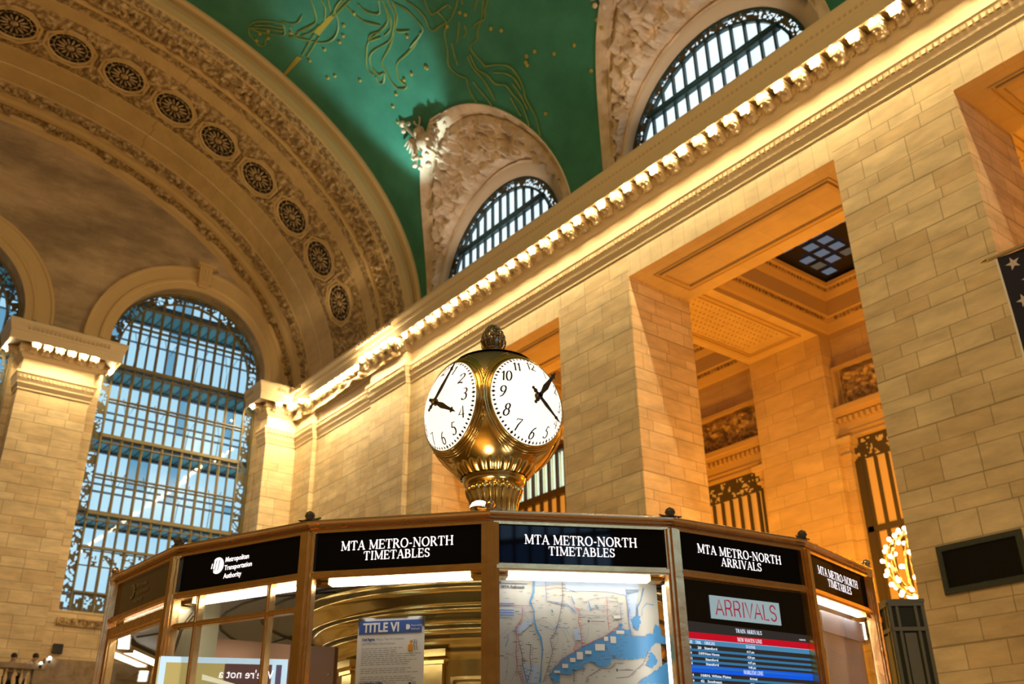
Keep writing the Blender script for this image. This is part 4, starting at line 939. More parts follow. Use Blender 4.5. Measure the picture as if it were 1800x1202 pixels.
# central drum with flaring cornice
dr = [(1.30, 1.245), (1.335, 1.225), (1.34, 1.20), (1.32, 1.185), (1.33, 1.17), (1.30, 1.13), (1.24, 1.095), (1.225, 1.07), (1.235, 1.06), (1.20, 1.035), (1.165, 1.0), (1.155, .975), (1.175, .965), (1.12, .93), (1.10, .90), (1.10, .88), (1.07, .86), (1.05, .80), (1.05, -1.6)]
mb = MB(); mb.smooth = True; mb.lathe([(r, bz(z)) for r, z in dr], 72); drum = part('central_drum', mb, 'brass', booth)
for k in range(10):       # recessed panels and pilaster strips round the drum
    a = 2*PI*k/10-.66; m = MB(); 
    def cf(s, z, d, a=a): return ((1.055+d)*math.cos(a+s/1.05), (1.055+d)*math.sin(a+s/1.05), bz(z))
    for (a0, b0, a1, b1, wd, dd) in ((-.235, .0, .235, .71, .016, .022), (-.205, .03, .205, .68, .010, .012)):
        for (p, q, r_, s_) in ((a0, b0, a1, b0+wd), (a0, b1-wd, a1, b1), (a0, b0, a0+wd, b1), (a1-wd, b0, a1, b1)):
            n_ = 6 if r_-p > .1 else 1
            for j in range(n_): m.prism([(p+(r_-p)*j/n_, q), (p+(r_-p)*(j+1)/n_, q), (p+(r_-p)*(j+1)/n_, s_), (p+(r_-p)*j/n_, s_)], cf, 0, dd)
    m.prism([(.275, -1.), (.385, -1.), (.385, .78), (.275, .78)], cf, 0, .05); m.prism([(.262, .78), (.398, .78), (.398, .80), (.262, .80)], cf, 0, .066); m.prism([(.25, .82), (.41, .82), (.41, .86), (.25, .86)], cf, 0, .08)
    part('drum_panel', m, 'brass', drum, fix=False)
# window muntins of the left panes (side 1) and the wicket door (side 0)
fn = B3(sf(1)); m = MB()
for s in (-.245, .212): m.prism([(s-.011, -.45), (s+.011, -.45), (s+.011, .99), (s-.011, .99)], fn, -.03, .006); m.prism([(s-.004, -.45), (s+.004, -.45), (s+.004, .99), (s-.004, .99)], fn, .006, .014)
m.prism([(-HS+.03, .842), (HS-.03, .842), (HS-.03, .866), (-HS+.03, .866)], fn, -.03, .008); m.prism([(-HS+.03, .850), (HS-.03, .850), (HS-.03, .858), (-HS+.03, .858)], fn, .008, .016)
part('muntin_grid', m, 'bronze', booth)
fn = B3(sf(0)); m = MB(); f3 = lambda a, b, d: fn(a, b, d)
rect_frame(m, f3, -HS+.035, -.44, HS-.035, .955, .045, -.03, .018); rect_frame(m, f3, -HS+.08, -.40, HS-.08, .91, .014, -.02, .008)
dr_ = part('wicket_door', m, 'bronze', booth)
h = MB(); h.smooth = True; h.tube([fn(-.36, .50, .02), fn(-.36, .50, .06), fn(-.36, .40, .065), fn(-.36, .40, .02)], .008, 6); part('door_handle', h, 'steel', dr_)
st = MB(); fs = B3(sf(17)); st.prism([(.30, .36), (.345, .36), (.345, .86), (.30, .86)], fs, .002, .01)
so = part('notice_strip', st, 'white_paper', booth); q = MB()
for k in range(9): ribbon(q, [(.325-.012*(k % 2), .40+.05*k), (.325+.010, .425+.05*k)], lambda d, t: .008, lambda a, b, d: fs(a, b, .012))
part('pink_marks', q, emis('pink_ink', (.55, .12, .35), .2), so, fix=False)
# lit inner walls: brass locker at left, brown panel
lk = MB(); f2 = B3(sf(1, 2.28)); lk.prism([(-.60, -.4), (-.41, -.4), (-.41, 1.02), (-.60, 1.02)], f2, -.15, 0); part('inner_cupboard', lk, mat('cream_enamel', (.75, .62, .36), .4), booth)
wire = MB(); wire.tube([f2(-.56, .4, .02), f2(-.54, .66, .03), f2(-.48, .86, .03), f2(-.42, .93, .02)], .004, 4); wire.tube([f2(-.57, .4, .02), f2(-.55, .66, .02), f2(-.50, .88, .02), f2(-.43, .95, .02)], .003, 4)
part('loose_wires', wire, 'seam', booth)

lk = MB(); f2 = B3(sf(1, 1.45)); lk.prism([(-1.27, .3), (-.52, .3), (-.52, .905), (-1.27, 1.02)], f2, -.03, 0); lk.mi = 1; lk.prism([(-.518, .3), (-.19, .3), (-.19, .865), (-.518, .90)], f2, -.03, 0)
pb = part('inner_panel', lk, [mat('copper_sheet', (.55, .30, .18), .35, .6), mat('walnut_board', (.30, .12, .035), .4)], booth)
sc_ = MB(); [sc_.ball(f2(s, z, .005), .008, 6, 4) for s, z in ((-.62, .80), (-1.0, .86), (-.22, .72))]; part('panel_screws', sc_, 'steel', pb)
def world_fn(i, ap=2.44):
    f = sf(i, ap); return lambda s, z, d=0: (lambda p: (p[0]+BC.x, p[1]+BC.y, p[2]))(f(s, z, d))
def place_single(name, mb, mats, **kw): return single(name, mb, mats, fix=False, **kw)
def rooted(name, fn, s, z, label, cat, group=None):
    """Empty at the foot of a thing on a booth side; returns (root, local fn)"""
    p = fn(s, z, 0); r = empty(name, p, label, cat, group)
    return r, (lambda a, b, d=0: tuple(Vector(fn(a, b, d))-Vector(p)))

# glass reflection of a screen opposite, built as a glowing panel inside, writing reversed
cpos = Vector((-4.740, 1.935, 0.511)); dn_ = Vector((0.9258, -0.3779)).normalized(); tn = Vector((-dn_.y, dn_.x))
root = empty('reflected_screen', (cpos.x, cpos.y, cpos.z-.16), 'white-rimmed screen reflected in the left booth panes with back-to-front writing, built as a glowing panel', 'screen reflection')
mf = lambda a, b, d=0: (tn.x*a+dn_.x*d, tn.y*a+dn_.y*d, .16+b)
m = MB(); m.prism([(-.30, -.2), (.30, -.2), (.30, .2), (-.30, .2)], mf, -.03, 0); part('reflected_casing', m, emis('pale_blue_bezel', (.62, .82, .95), 1.0), root)
m = MB(); m.prism([(-.272, -.18), (.0, -.18), (.0, .172), (-.272, .172)], mf, .0, .004); m.mi = 1; m.prism([(.0, -.18), (.225, -.18), (.225, .172), (.0, .172)], mf, .0, .004)
m.mi = 2; m.prism([(.245, -.18), (.272, -.18), (.272, .172), (.245, .172)], mf, .0, .004)
part('screen', m, [emis('screen_tan', (.62, .48, .16), .8), emis('screen_maroon', (.12, .05, .05), .8), emis('screen_slate', (.10, .07, .12), 1)], root)
l = MB(); vs, fs_ = curve_text("We're not a", .058, align='CENTER'); l.add([mf(.105-x*.9, .105+y, .008) for x, y, z in vs], fs_); part('lettering', l, 'letters', root, fix=False)
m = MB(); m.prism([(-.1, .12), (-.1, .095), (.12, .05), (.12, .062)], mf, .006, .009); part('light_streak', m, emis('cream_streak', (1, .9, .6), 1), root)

# TITLE VI poster on side 2
fn = world_fn(2, 2.31); root, lf0 = rooted('title_poster', fn, -.055, .42, 'white paper poster with a blue heading taped inside the booth glass', 'poster')
lf = lambda a, b, d=0: lf0(a-.035, b+.02, d)
m = MB(); m.prism([(-.178, .40), (.136, .40), (.136, .805), (-.178, .805)], lf, -.004, 0); part('sheet', m, 'white_paper', root)
m = MB(); m.prism([(-.172, .733), (.124, .733), (.124, .790), (-.172, .790)], lf, .0, .002); bl = part('blue_heading', m, mat('poster_blue', (.04, .10, .36), .5), root)
l = MB(); text_on(l, 'TITLE VI', lambda a, b, d: lf(a, b, .004), -.152, .741, .057, width=.170, align='LEFT', bold=.0018); logo(l, lambda a, b, d: lf(a, b, .004), .058, .758, .012)
for k, tx in enumerate(('Metro-North', 'Railroad')): text_on(l, tx, lambda a, b, d: lf(a, b, .004), .074, .760-.015*k, .012, width=(.050, .038)[k], align='LEFT')
part('lettering', l, 'white_paper', bl, fix=False)
l = MB(); g_ = lambda a, b, d: lf(a, b, .003)
text_on(l, 'Civil Rights:', g_, -.155, .703, .016, width=.062, align='LEFT', bold=.0008); text_on(l, 'Los Derechos Civiles:', g_, -.160, .515, .014, width=.112, align='LEFT', bold=.0008)
part('blue_lettering', l, mat('blue_ink', (.05, .06, .25), .6), root, fix=False)
l = MB(); text_on(l, 'Filing a Title VI Complaint', g_, -.088, .703, .014, width=.130, align='LEFT'); text_on(l, 'with MTA Metro-North Railroad', g_, -.155, .684, .014, width=.155, align='LEFT')
text_on(l, 'Pasos para', g_, -.04, .515, .013, width=.05, align='LEFT'); text_on(l, 'Someter Querellas del Título VI con', g_, -.160, .498, .013, width=.165, align='LEFT'); text_on(l, 'MTA Metro-North Railroad', g_, -.160, .481, .013, width=.125, align='LEFT')
for k in range(17):
    b = .668-.0088*k
    if k in (9, 13): continue
    x = -.155
    while x < (.03 if k < 3 else .095)-.02*(k % 3):
        w_ = random.uniform(.012, .03); ribbon(l, [(x, b), (x+w_, b)], lambda d, t: .0022, g_); x += w_+.005
for k in range(4): ribbon(l, [(-.155, .465-.009*k), (.07, .465-.009*k)], lambda d, t: .0018, g_)
part('small_print', l, mat('grey_ink', (.20, .20, .21), .7), root, fix=False)
for b, c1 in ((.672, (.72, .33, .02)), (.492, (.03, .08, .33))):
    m = MB(); m.prism([(.062, b-.018), (.062, b+.004), (.069, b+.011), (.080, b+.011), (.085, b+.004), (.085, b-.018)], lf, 0, .003)
    m.add([lf(.076+.007*math.cos(t), b+.020+.007*math.sin(t), .003) for t in [2*PI*k/12 for k in range(12)]], [tuple(range(12))])
    m.mi = 1
    for k in range(2): ribbon(m, [(.092+.010*k, b+.020), (.090+.010*k, b+.006), (.096+.010*k, b-.018)], lambda d, t: .003, lambda a, bb, d: lf(a, bb, .003)); ribbon(m, [(.088+.01*k+.006*math.cos(t), b+.022+.006*math.sin(t)) for t in [2*PI*k2/10 for k2 in range(11)]], lambda d, t: .0018, lambda a, bb, d: lf(a, bb, .003))
    part('figure_symbol', m, [mat('symbol_ink_%d' % int(b*1000), c1, .5), mat('symbol_line_%d' % int(b*1000), (.15, .12, .2), .5)], root, fix=False)
m = MB(); tp = glass('clear_tape', (.90, .88, .84), 1.6)
for cx, cz, r, an in ((.150, .80, .042, .78), (-.19, .79, .04, .7), (-.02, .825, .08, 0)):
    hh = .022 if an == 0 else .026; ca, sa = math.cos(an), math.sin(an); m.add([lf(cx+p*ca-q*sa, cz+p*sa+q*ca, .002) for p, q in ((-r, -hh), (r, -hh), (r, hh), (-r, hh))], [(0, 1, 2, 3)])
part('clear_tape', m, tp, root, fix=False)

# rail map on side 3
fn = world_fn(3, 2.27); root, lf = rooted('rail_map', fn, 0, .30, 'large railroad wall map with blue water behind glass, below the TIMETABLES sign facing the viewer', 'map')
x0, x1, z0, z1 = -.378, .410, .40, .985; MX = lambda p: x0+(x1-x0)*(p-60)/(1690-60)   # sheet coordinates
def mp_(p, q): return (MX(p), z1-(q-70)*(.962-.509)/(1136-70)*1.0)
def sheetx(a, d):      # right edge of the sheet curls gently forward
    return lf
m = MB(); rows = []
for j in range(9):
    rows.append([lf(x0+(x1-x0)*i/30, z0+(z1-z0)*j/8, -.004-(.03*max(0, (i/30-.82)/.18)**2)) for i in range(31)])
m.smooth = True; m.grid(rows); part('sheet', m, 'map_paper', root, fix=False)
def lm(a, b, d): return lf(a, b, d-.03*max(0, ((a-x0)/(x1-x0)-.82)/.18)**2)
def inside(x, y, P):
    c = False
    for (ax, ay), (bx, by) in zip(P, P[1:]+P[:1]):
        if (ay > y) != (by > y) and x < (bx-ax)*(y-ay)/(by-ay)+ax: c = not c
    return c
def cells(m, poly, off, rag=1.):
    x = min(p[0] for p in poly); X = max(p[0] for p in poly); Y0 = min(p[1] for p in poly); Y1 = max(p[1] for p in poly); s = 9
    while x < X:
        y = Y0
        while y < Y1:
            e = rag*14*noise.noise(Vector((x*.03, y*.03, 1)))
            if inside(x+s/2+e, y+s/2+e*.7, poly): m.add([lm(*mp_(x+p, y+q), off) for p, q in ((0, 0), (s, 0), (s, s), (0, s))], [(0, 1, 2, 3)])
            y += s
        x += s
wat = mat('map_water_blue', (.07, .26, .52), .5); tin = mat('map_tint_grey_blue', (.42, .50, .62), .5)
W_ = [[(600, 1000), (680, 900), (790, 830), (900, 760), (1010, 700), (1120, 660), (1180, 600), (1250, 570), (1270, 515), (1300, 520), (1290, 570), (1370, 580), (1380, 650), (1500, 650), (1560, 620), (1690, 600), (1750, 640), (1740, 720), (1640, 700), (1560, 780), (1500, 870), (1380, 890), (1170, 885), (1150, 950), (1050, 975), (980, 920), (900, 940), (900, 1000), (800, 1000), (770, 1060), (660, 1040), (660, 1136), (600, 1136), (560, 1060)],
      [(1400, 1136), (1560, 1030), (1700, 930), (1760, 880), (1760, 1136)], [(1560, 800), (1600, 830), (1640, 900), (1580, 970), (1500, 950), (1540, 880)],
      [(1385, 490), (1410, 440), (1480, 430), (1480, 500), (1450, 580), (1430, 580), (1400, 530)], [(1610, 560), (1650, 510), (1700, 540), (1700, 600), (1640, 620)]]
m = MB()
for poly in W_: cells(m, poly, 0.0)
for pts, wd in (([(435, 70), (430, 200), (395, 300), (430, 400), (430, 480), (450, 600), (490, 680), (505, 800), (490, 950), (480, 1060), (470, 1136)], .010), ([(1540, 120), (1500, 260), (1460, 330), (1455, 430)], .008), ([(1380, 340), (1360, 440)], .003), ([(800, 230), (830, 320)], .004),
                ([(560, 290), (640, 310), (760, 330), (830, 390)], .003), ([(480, 540), (560, 580), (620, 600), (650, 550)], .004), ([(660, 560), (740, 580), (770, 560)], .003), ([(1500, 430), (1510, 350), (1560, 290), (1640, 300)], .004), ([(170, 650), (180, 700), (150, 780)], .003), ([(970, 290), (990, 380)], .005), ([(1040, 330), (1060, 360)], .006), ([(600, 380), (615, 410)], .006)):
    ribbon(m, [mp_(*p) for p in pts], lambda d, t, wd=wd: wd*(.7+.3*math.sin(t*14)), lambda a, b, d: lm(a, b, .0006))
part('water', m, wat, root, fix=False)
m = MB()
for p in ([(450, 75), (1490, 75), (1480, 170), (1350, 210), (1150, 170), (760, 180), (740, 90), (560, 120), (450, 130)], [(240, 580), (400, 480), (420, 520), (300, 640), (250, 650)], [(300, 960), (460, 950), (470, 1136), (320, 1136)], [(810, 600), (870, 570), (880, 700), (820, 700)], [(1350, 140), (1490, 140), (1380, 640), (1360, 400)]):
    cells(m, p, -.0012, .2)
part('map_tint', m, tin, root, fix=False)
m = MB()
for k in range(26):          # county bounds and minor roads
    x, y = random.uniform(90, 1300), random.uniform(120, 1000); a = random.choice((0, PI/2))+random.uniform(-.4, .4); pts = []
    for q in range(9):
        pts.append(mp_(max(70, min(1400, x)), max(90, min(1130, y)))); a += random.uniform(-.35, .35); x += 34*math.cos(a); y += 34*math.sin(a)
    ribbon(m, pts, lambda d, t: .0016, lambda a, b, d: lm(a, b, .0004))
part('county_lines', m, mat('map_grey_violet', (.30, .30, .38), .6), root, fix=False)
for nm, colr, lines_ in (('red_rail_line', (.50, .10, .10), [[(620, 980), (760, 850), (900, 760), (1000, 710), (1140, 640), (1260, 540)], [(1155, 230), (1150, 400), (1160, 590)], [(890, 760), (880, 600), (860, 500), (875, 400), (820, 340)], [(255, 560), (258, 700), (250, 850), (262, 1000), (300, 1136)], [(100, 345), (400, 345)], [(320, 360), (310, 480), (260, 570)], [(800, 810), (825, 730), (900, 730)]]),
                         ('black_rail_line', (.10, .08, .12), [[(715, 70), (715, 250), (680, 450), (640, 600), (580, 700), (600, 820), (560, 950), (530, 1050), (500, 1136)], [(270, 680), (310, 880), (310, 960), (350, 1136)], [(340, 750), (390, 760), (380, 880), (390, 1000), (350, 1136)], [(1540, 800), (1480, 930), (1400, 1000), (1330, 1070), (1200, 1085)], [(910, 1136), (920, 1080), (1060, 990), (1150, 990), (1200, 930), (1280, 930)], [(790, 1136), (800, 1020), (780, 1000)]]),
                         ('blue_rail_line', (.20, .26, .50), [[(550, 80), (555, 290)], [(570, 290), (760, 320), (840, 420)], [(1350, 140), (1365, 340), (1365, 500), (1380, 640), (1560, 650)], [(1280, 300), (1290, 500)], [(860, 430), (1140, 440)]])):
    m = MB()
    for l_ in lines_:
        ribbon(m, [mp_(*p) for p in l_], lambda d, t: .0022, lambda a, b, d: lm(a, b, .0012))
        for (p, q), (r_, s_) in zip(l_, l_[1:]):          # station ticks
            for k in range(1, 5): cx, cy = p+(r_-p)*k/5, q+(s_-q)*k/5; ribbon(m, [mp_(cx, cy), mp_(cx+28, cy)], lambda d, t: .0016, lambda a, b, d: lm(a, b, .0012))
    part(nm, m, mat(nm+'_ink', colr, .6), root, fix=False)
m = MB()
for cx, cy, w_, h_ in ((1060, 770, 95, 66), (1195, 690, 55, 70), (1125, 680, 40, 44), (860, 860, 58, 76), (790, 905, 52, 42), (945, 825, 60, 34), (715, 968, 56, 42), (635, 1028, 56, 26), (1268, 608, 78, 36), (1245, 448, 66, 30)):
    m.prism([mp_(cx-w_/2, cy+h_/2), mp_(cx+w_/2, cy+h_/2), mp_(cx+w_/2, cy-h_/2), mp_(cx-w_/2, cy-h_/2)], lm, .001, .0018)
part('map_note_boxes', m, mat('note_cream', (.68, .62, .52), .6), root, fix=False)
l = MB(); text_on(l, 'MTA Railroads', lambda a, b, d: lm(a, b, .002), MX(118), mp_(0, 160)[1], .016, width=.108, align='LEFT', bold=.0008)
for k in range(170):
    cx, cy = random.uniform(90, 1320), random.uniform(180, 1100); ribbon(l, [mp_(cx, cy), mp_(cx+random.uniform(18, 50), cy)], lambda d, t: .0018, lambda a, b, d: lm(a, b, .0008))
for cx, cy in ((960, 498), (1215, 1003)): logo(l, lambda a, b, d: lm(a, b, .002), *mp_(cx, cy), .006); ribbon(l, [mp_(cx+20, cy), mp_(cx+160, cy)], lambda d, t: .003, lambda a, b, d: lm(a, b, .002))
part('black_lettering', l, mat('map_black_ink', (.10, .09, .10), .6), root, fix=False)
l = MB(); logo(l, lambda a, b, d: lm(a, b, .002), MX(98), mp_(0, 108)[1], .008); ribbon(l, [mp_(122, 112), mp_(370, 112)], lambda d, t: .003, lambda a, b, d: lm(a, b, .002))
for r_ in range(4): ribbon(l, [mp_(95, 330+28*r_+40*(r_ > 0)), mp_(235, 330+28*r_+40*(r_ > 0))], lambda d, t: .006, lambda a, b, d: lm(a, b, .002))
part('blue_lettering', l, mat('map_blue_ink', (.10, .18, .45), .6), root, fix=False)

# arrivals display on side 4
fn = world_fn(4, 2.43); root, lf = rooted('arrivals_display', fn, 0, .30, 'black train arrivals screen with red and blue bands and an ARRIVALS plate', 'display screen')
m = MB(); m.prism([(-.41, .30), (.41, .30), (.41, .982), (-.41, .982)], lf, -.03, 0); part('black_surround', m, mat('gloss_black_panel', (.006, .006, .006), .12), root)
m = MB(); m.prism([(-.405, .30), (.388, .30), (.388, .778), (-.405, .790)], lf, .0, .002); scr = part('screen', m, emis('screen_black', (.022, .018, .016), 1), root)
m = MB(); m.prism([(-.222, .812), (.218, .812), (.218, .918), (-.222, .918)], lf, .0, .006); pl = part('arrivals_plate', m, emis('grey_plate', (.30, .40, .42), .9), root)
l = MB()
LET = {'A': (1, [[(0, 0), (.42, 1), (.84, 0)], [(.15, .36), (.69, .36)]]), 'R': (.95, [[(.08, 0), (.08, 1), (.45, 1)]+arc(.45, .74, .27, .26, 90, -90, 8)+[(.08, .48)], [(.42, .48), (.62, .38), (.72, 0)]]), 'I': (.42, [[(.15, 0), (.15, 1)]]), 'V': (.95, [[(0, 1), (.4, 0), (.8, 1)]]), 'L': (.75, [[(.08, 1), (.08, .02), (.62, .02)]]), 'S': (.85, [[(.7, .76)]+arc(.4, .76, .3, .24, 20, 240, 9)+arc(.42, .26, .3, .26, 70, -160, 12)])}
x = -.195; k_ = .39/sum(LET[c][0] for c in 'ARRIVALS')
for c in 'ARRIVALS':
    for st_ in LET[c][1]: ribbon(l, [(x+p*k_, .829+q*.072) for p, q in st_], lambda d, t: .0075, lambda a, b, d: lf(a, b, .008))
    x += LET[c][0]*k_
part('red_lettering', l, emis('deep_red', (.30, .012, .03), 1), pl, fix=False)
def strip(nm, zb, zt, colr, off=.003):
    m = MB(); m.prism([(-.402, zb), (.386, zb), (.386, zt), (-.402, zt)], lf, .001, off); return part(nm, m, emis(nm+'_glow', colr, 1), scr)
strip('red_band', .711, .741, (.50, .0, .012)); strip('column_heading_band', .688, .709, (.055, .22, .40)); strip('thin_rule', .709, .7115, (.35, .5, .7))
zz = .664
for k in range(4): strip('blue_row', zz-.0065, zz+.004, (.03, .16, .33)); zz -= .0245
strip('blue_band', .566, .598, (.0, .09, .72)); zz = .545
for k in range(9): strip('blue_row', zz-.0065, zz+.004, (.03, .16, .33)); zz -= .0245
SW = emis('screen_white', (.75, .85, 1.0), 1.1)
f4 = lambda a, b, d: lf(a, b, .005)
l = MB(); serif(l, 'TRAIN ARRIVALS', f4, .0, .757, .018, .165, 1.3); part('screen_heading', l, SW, scr, fix=False)
l = MB(); serif(l, 'NEW HAVEN LINE', f4, .0, .7175, .017, .155, 1.3); part('screen_heading', l, SW, scr, fix=False)
l = MB(); serif(l, 'HARLEM LINE', f4, .0, .573, .017, .122, 1.3); part('screen_heading', l, SW, scr, fix=False)
l = MB(); serif(l, 'TIME', f4, -.372, .690, .013, .043, 1.3); part('screen_heading', l, SW, scr, fix=False)
l = MB(); serif(l, 'TRK', f4, -.318, .690, .013, .034, 1.3); part('screen_heading', l, SW, scr, fix=False)
l = MB(); serif(l, 'ORIGIN', f4, -.250, .690, .013, .062, 1.3); part('screen_heading', l, SW, scr, fix=False)
l = MB(); serif(l, 'STATUS', f4, .0, .690, .013, .058, 1.3); part('screen_heading', l, SW, scr, fix=False)
def row(z, t, k_, o_, s_):
    for tx, a, wd in ((t, -.388, .026), (k_, -.325, .011*len(k_)), (o_, -.285, .0094*len(o_)), (s_, -.028, .046)):
        if tx: l = MB(); text_on(l, tx, f4, a, z, .015, width=wd, align='LEFT', bold=.0003); part('screen_text', l, SW, scr, fix=False)
for z, r_ in zip([.6685, .644, .6195, .595+.004], [('4:15', '20', 'Stamford', '4:17 pm'), ('4:24', '109', 'New Haven', '4:24 pm'), ('4:41', '', 'Stamford', '4:47 pm'), ('4:46', '', 'Stamford', '4:48 pm')]): row(z, *r_)
for z, r_ in zip([.549, .5245, .500], [('4:04', '108', 'N. White Plains', 'Arrived'), ('4:14', '42', 'Southeast', '4:14 pm'), ('4:29', '', 'N. White Plains', '4:29 pm')]): row(z, *r_)
l = MB(); text_on(l, '4:08 PM', f4, .325, .737+.012, .011, width=.042, align='LEFT'); part('screen_text', l, SW, scr, fix=False)

# timetable sheets on side 5
fn = world_fn(5, 2.372)
for k, (a0, a1, lab) in enumerate(((-.14, .145, 'left of two pale printed timetable sheets behind the rightmost visible booth pane'), (.152, .425, 'right of two pale printed timetable sheets behind the rightmost visible booth pane'))):
    root, lf = rooted('timetable_sheet', fn, (a0+a1)/2, .30, lab, 'timetable', 'timetable sheets in the booth')
    m = MB(); m.smooth = True; m.grid([[lf(a0+(a1-a0)*i/12, .30+.652*j/8, -.006-.014*abs(math.sin((i/12)*3+k))) for i in range(13)] for j in range(9)]); part('sheet', m, mat('pale_newsprint_%d' % k, (.60, .60, .57), .6), root, fix=False)
    m = MB(); m.prism([(a0, .845), (a1, .845), (a1, .952), (a0, .952)], lf, .0, .002); part('grey_heading', m, mat('grey_header_%d' % k, (.40, .40, .44), .6), root)
    m = MB(); z = .83
    while z > .32:
        x = a0+.015
        while x < a1-.03: w_ = random.uniform(.01, .03); ribbon(m, [(x, z), (x+w_, z)], lambda d, t: .0018, lambda a, b, d: lf(a, b, .003)); x += w_+.006
        z -= .0125
    part('printed_rows', m, mat('pale_ink_%d' % k, (.36, .36, .38), .7), root, fix=False)
m = MB(); m.prism([(-.385, .30), (-.27, .30), (-.27, .98), (-.385, .98)], fn, -.06, -.02); single('backing_panel', m, mat('cream_backing', (.62, .60, .52), .5), 'narrow cream backing board at the left of the timetable sheets', 'board')

# ================================================================== BALL CLOCK
M['crown'] = mat('reflection_toned_brass', (.26, .21, .13), .42, .9, bump=(8, .1))  # grey-brown of the ceiling's reflection put into the brass colour
CZ = 2.695; CR = .515
clock = empty('ball_clock', (BC.x, BC.y, 1.36), 'polished brass ball clock with glowing white opal dials on a fluted stem', 'clock'); cz = lambda z: z-1.36
mb = MB(); mb.smooth = True; mb.ball((0, 0, cz(CZ)), CR-.006, 72, 48); ball = part('globe_case', mb, 'brass', clock)
mb = MB(); mb.smooth = True; mb.lathe([((CR-.003)*math.cos(e), cz(CZ)+(CR-.003)*math.sin(e)) for e in (math.radians(20+70*k/16) for k in range(17))], 72); part('reflection_cap', mb, M['crown'], clock, fix=False)  # added cap, mutes the green ceiling reflection on top of the ball
ALM = math.asin(.330/CR)
def dial_frame(az):
    n = Vector((math.cos(az), math.sin(az), 0)); t = Vector((-n.y, n.x, 0)); c = Vector((0, 0, cz(CZ)))
    def on(a, b, d=0.):        # equidistant map of flat dial coordinates onto the domed glass
        r = math.hypot(a, b)
        if r < 1e-6: return tuple(c+n*(CR+d))
        al = r/CR*1.03; u = (t*a+Vector((0, 0, 1))*b)/r
        return tuple(c+(n*math.cos(al)+u*math.sin(al))*(CR+d))
    def flat(a, b, d=0.): return tuple(c+n*(CR+d)+t*a+Vector((0, 0, 1))*b)
    return on, flat, n, t, c
for az in (0, 90, 180, 270):
    on, flat, n, t, c = dial_frame(math.radians(az)); RM = ALM*CR/1.03
    m = MB(); m.smooth = True; m.grid([[on(RM*j/12*math.cos(q), RM*j/12*math.sin(q), .006) if j else on(1e-5, 0, .006) for q in (2*PI*k/60 for k in range(60))] for j in range(13)], closed_v=True)
    dial = part('dial', m, 'opal', clock, fix=False)
    m = MB()
    for k in range(60):
        a = 2*PI*k/60; big = k % 5 == 0; r = RM*.935; hl, hw = (.0165, .0115) if big else (.0135, .0085)
        u = (math.sin(a), math.cos(a)); v = (u[1], -u[0]); m.add([on(u[0]*r+u[0]*e*hl+v[0]*f*hw, u[1]*r+u[1]*e*hl+v[1]*f*hw, .010) for e, f in ((-1, 0), (0, 1), (1, 0), (0, -1))], [(0, 1, 2, 3)])
    part('minute_marks', m, 'ink', dial, fix=False)
    for hnum in range(1, 13):
        m = MB()
        a = 2*PI*hnum/12; cx, cy = math.sin(a)*RM*.745, math.cos(a)*RM*.745; tx = str(hnum); hgt = .086; tot = sum(NUM[ch][0] for ch in tx)*hgt*.88; x = -tot/2
        for ch in tx:
            adv, strokes = NUM[ch]
            for pts, wd in strokes:
                def g(p, q, d, x=x): return on(cx+x+p*hgt*.88+(q-.5)*hgt*.16, cy+(q-.5)*hgt, .010)
                if wd == 'c': ribbon(m, pts, lambda d, t_: .058+.11*max(0, abs(d.y)*.9-.12*d.x*(1 if d.y > 0 else -1)), g)
                else: ribbon(m, pts, lambda d, t_, wd=wd: wd, g)
            x += adv*hgt*.88
        part('numeral', m, 'ink', dial, fix=False)
    # rim mouldings round the dial
    m = MB(); m.smooth = True
    for al, rr, lift in ((ALM+.004, .0085, .004), (ALM+.055, .006, .001), (ALM+.085, .010, -.002), (ALM+.125, .005, .0)):
        m.tube([tuple(c+n*math.cos(al)*(CR+lift)+(t*math.cos(q)+Vector((0, 0, 1))*math.sin(q))*math.sin(al)*(CR+lift)) for q in (2*PI*k/90 for k in range(90))], rr, 8, closed=True)
    part('dial_rim', m, 'brass', clock)
    # hands on their arbor
    for nm, ang, L, wd, dd in (('minute_hand', 51, .35, .016, .026), ('hour_hand', 121, .30, .022, .016)) if az in (270, 90) else (('minute_hand', 132, .245, .015, .026), ('hour_hand', 35, .265, .024, .034)):
        a = math.radians(ang); u = (math.sin(a), math.cos(a)); v = (u[1], -u[0]); m = MB()
        pr = [(-.085, .002), (-.075, .014), (-.065, .007), (-.045, .018), (-.03, .008), (0, .022), (.03, .012), (L*.35, wd), (L*.6, wd*.62), (L*.78, wd*.45), (L*.82, wd*1.0), (L*.86, wd*.5), (L, .0015)]
        poly = [(u[0]*s+v[0]*h, u[1]*s+v[1]*h) for s, h in pr]+[(u[0]*s-v[0]*h, u[1]*s-v[1]*h) for s, h in reversed(pr)]
        k = len(pr)
        vs = [flat(p, q, dd) for p, q in poly]+[flat(p, q, dd+.006) for p, q in poly]; fs_ = []
        for i in range(k-1): fs_ += [(i, i+1, 2*k-2-i, 2*k-1-i), (2*k+i, 2*k+i+1, 4*k-2-i, 4*k-1-i)]
        fs_ += [(i, (i+1) % (2*k), 2*k+(i+1) % (2*k), 2*k+i) for i in range(2*k)]
        m.add(vs, fs_); part(nm, m, 'hand', dial)
    m = MB(); m.smooth = True; m.tube([flat(0, 0, 0), flat(0, 0, .040)], .013, 10); m.tube([flat(0, 0, .001), flat(0, 0, .010)], .028, 14); part('arbor', m, 'brass', dial)
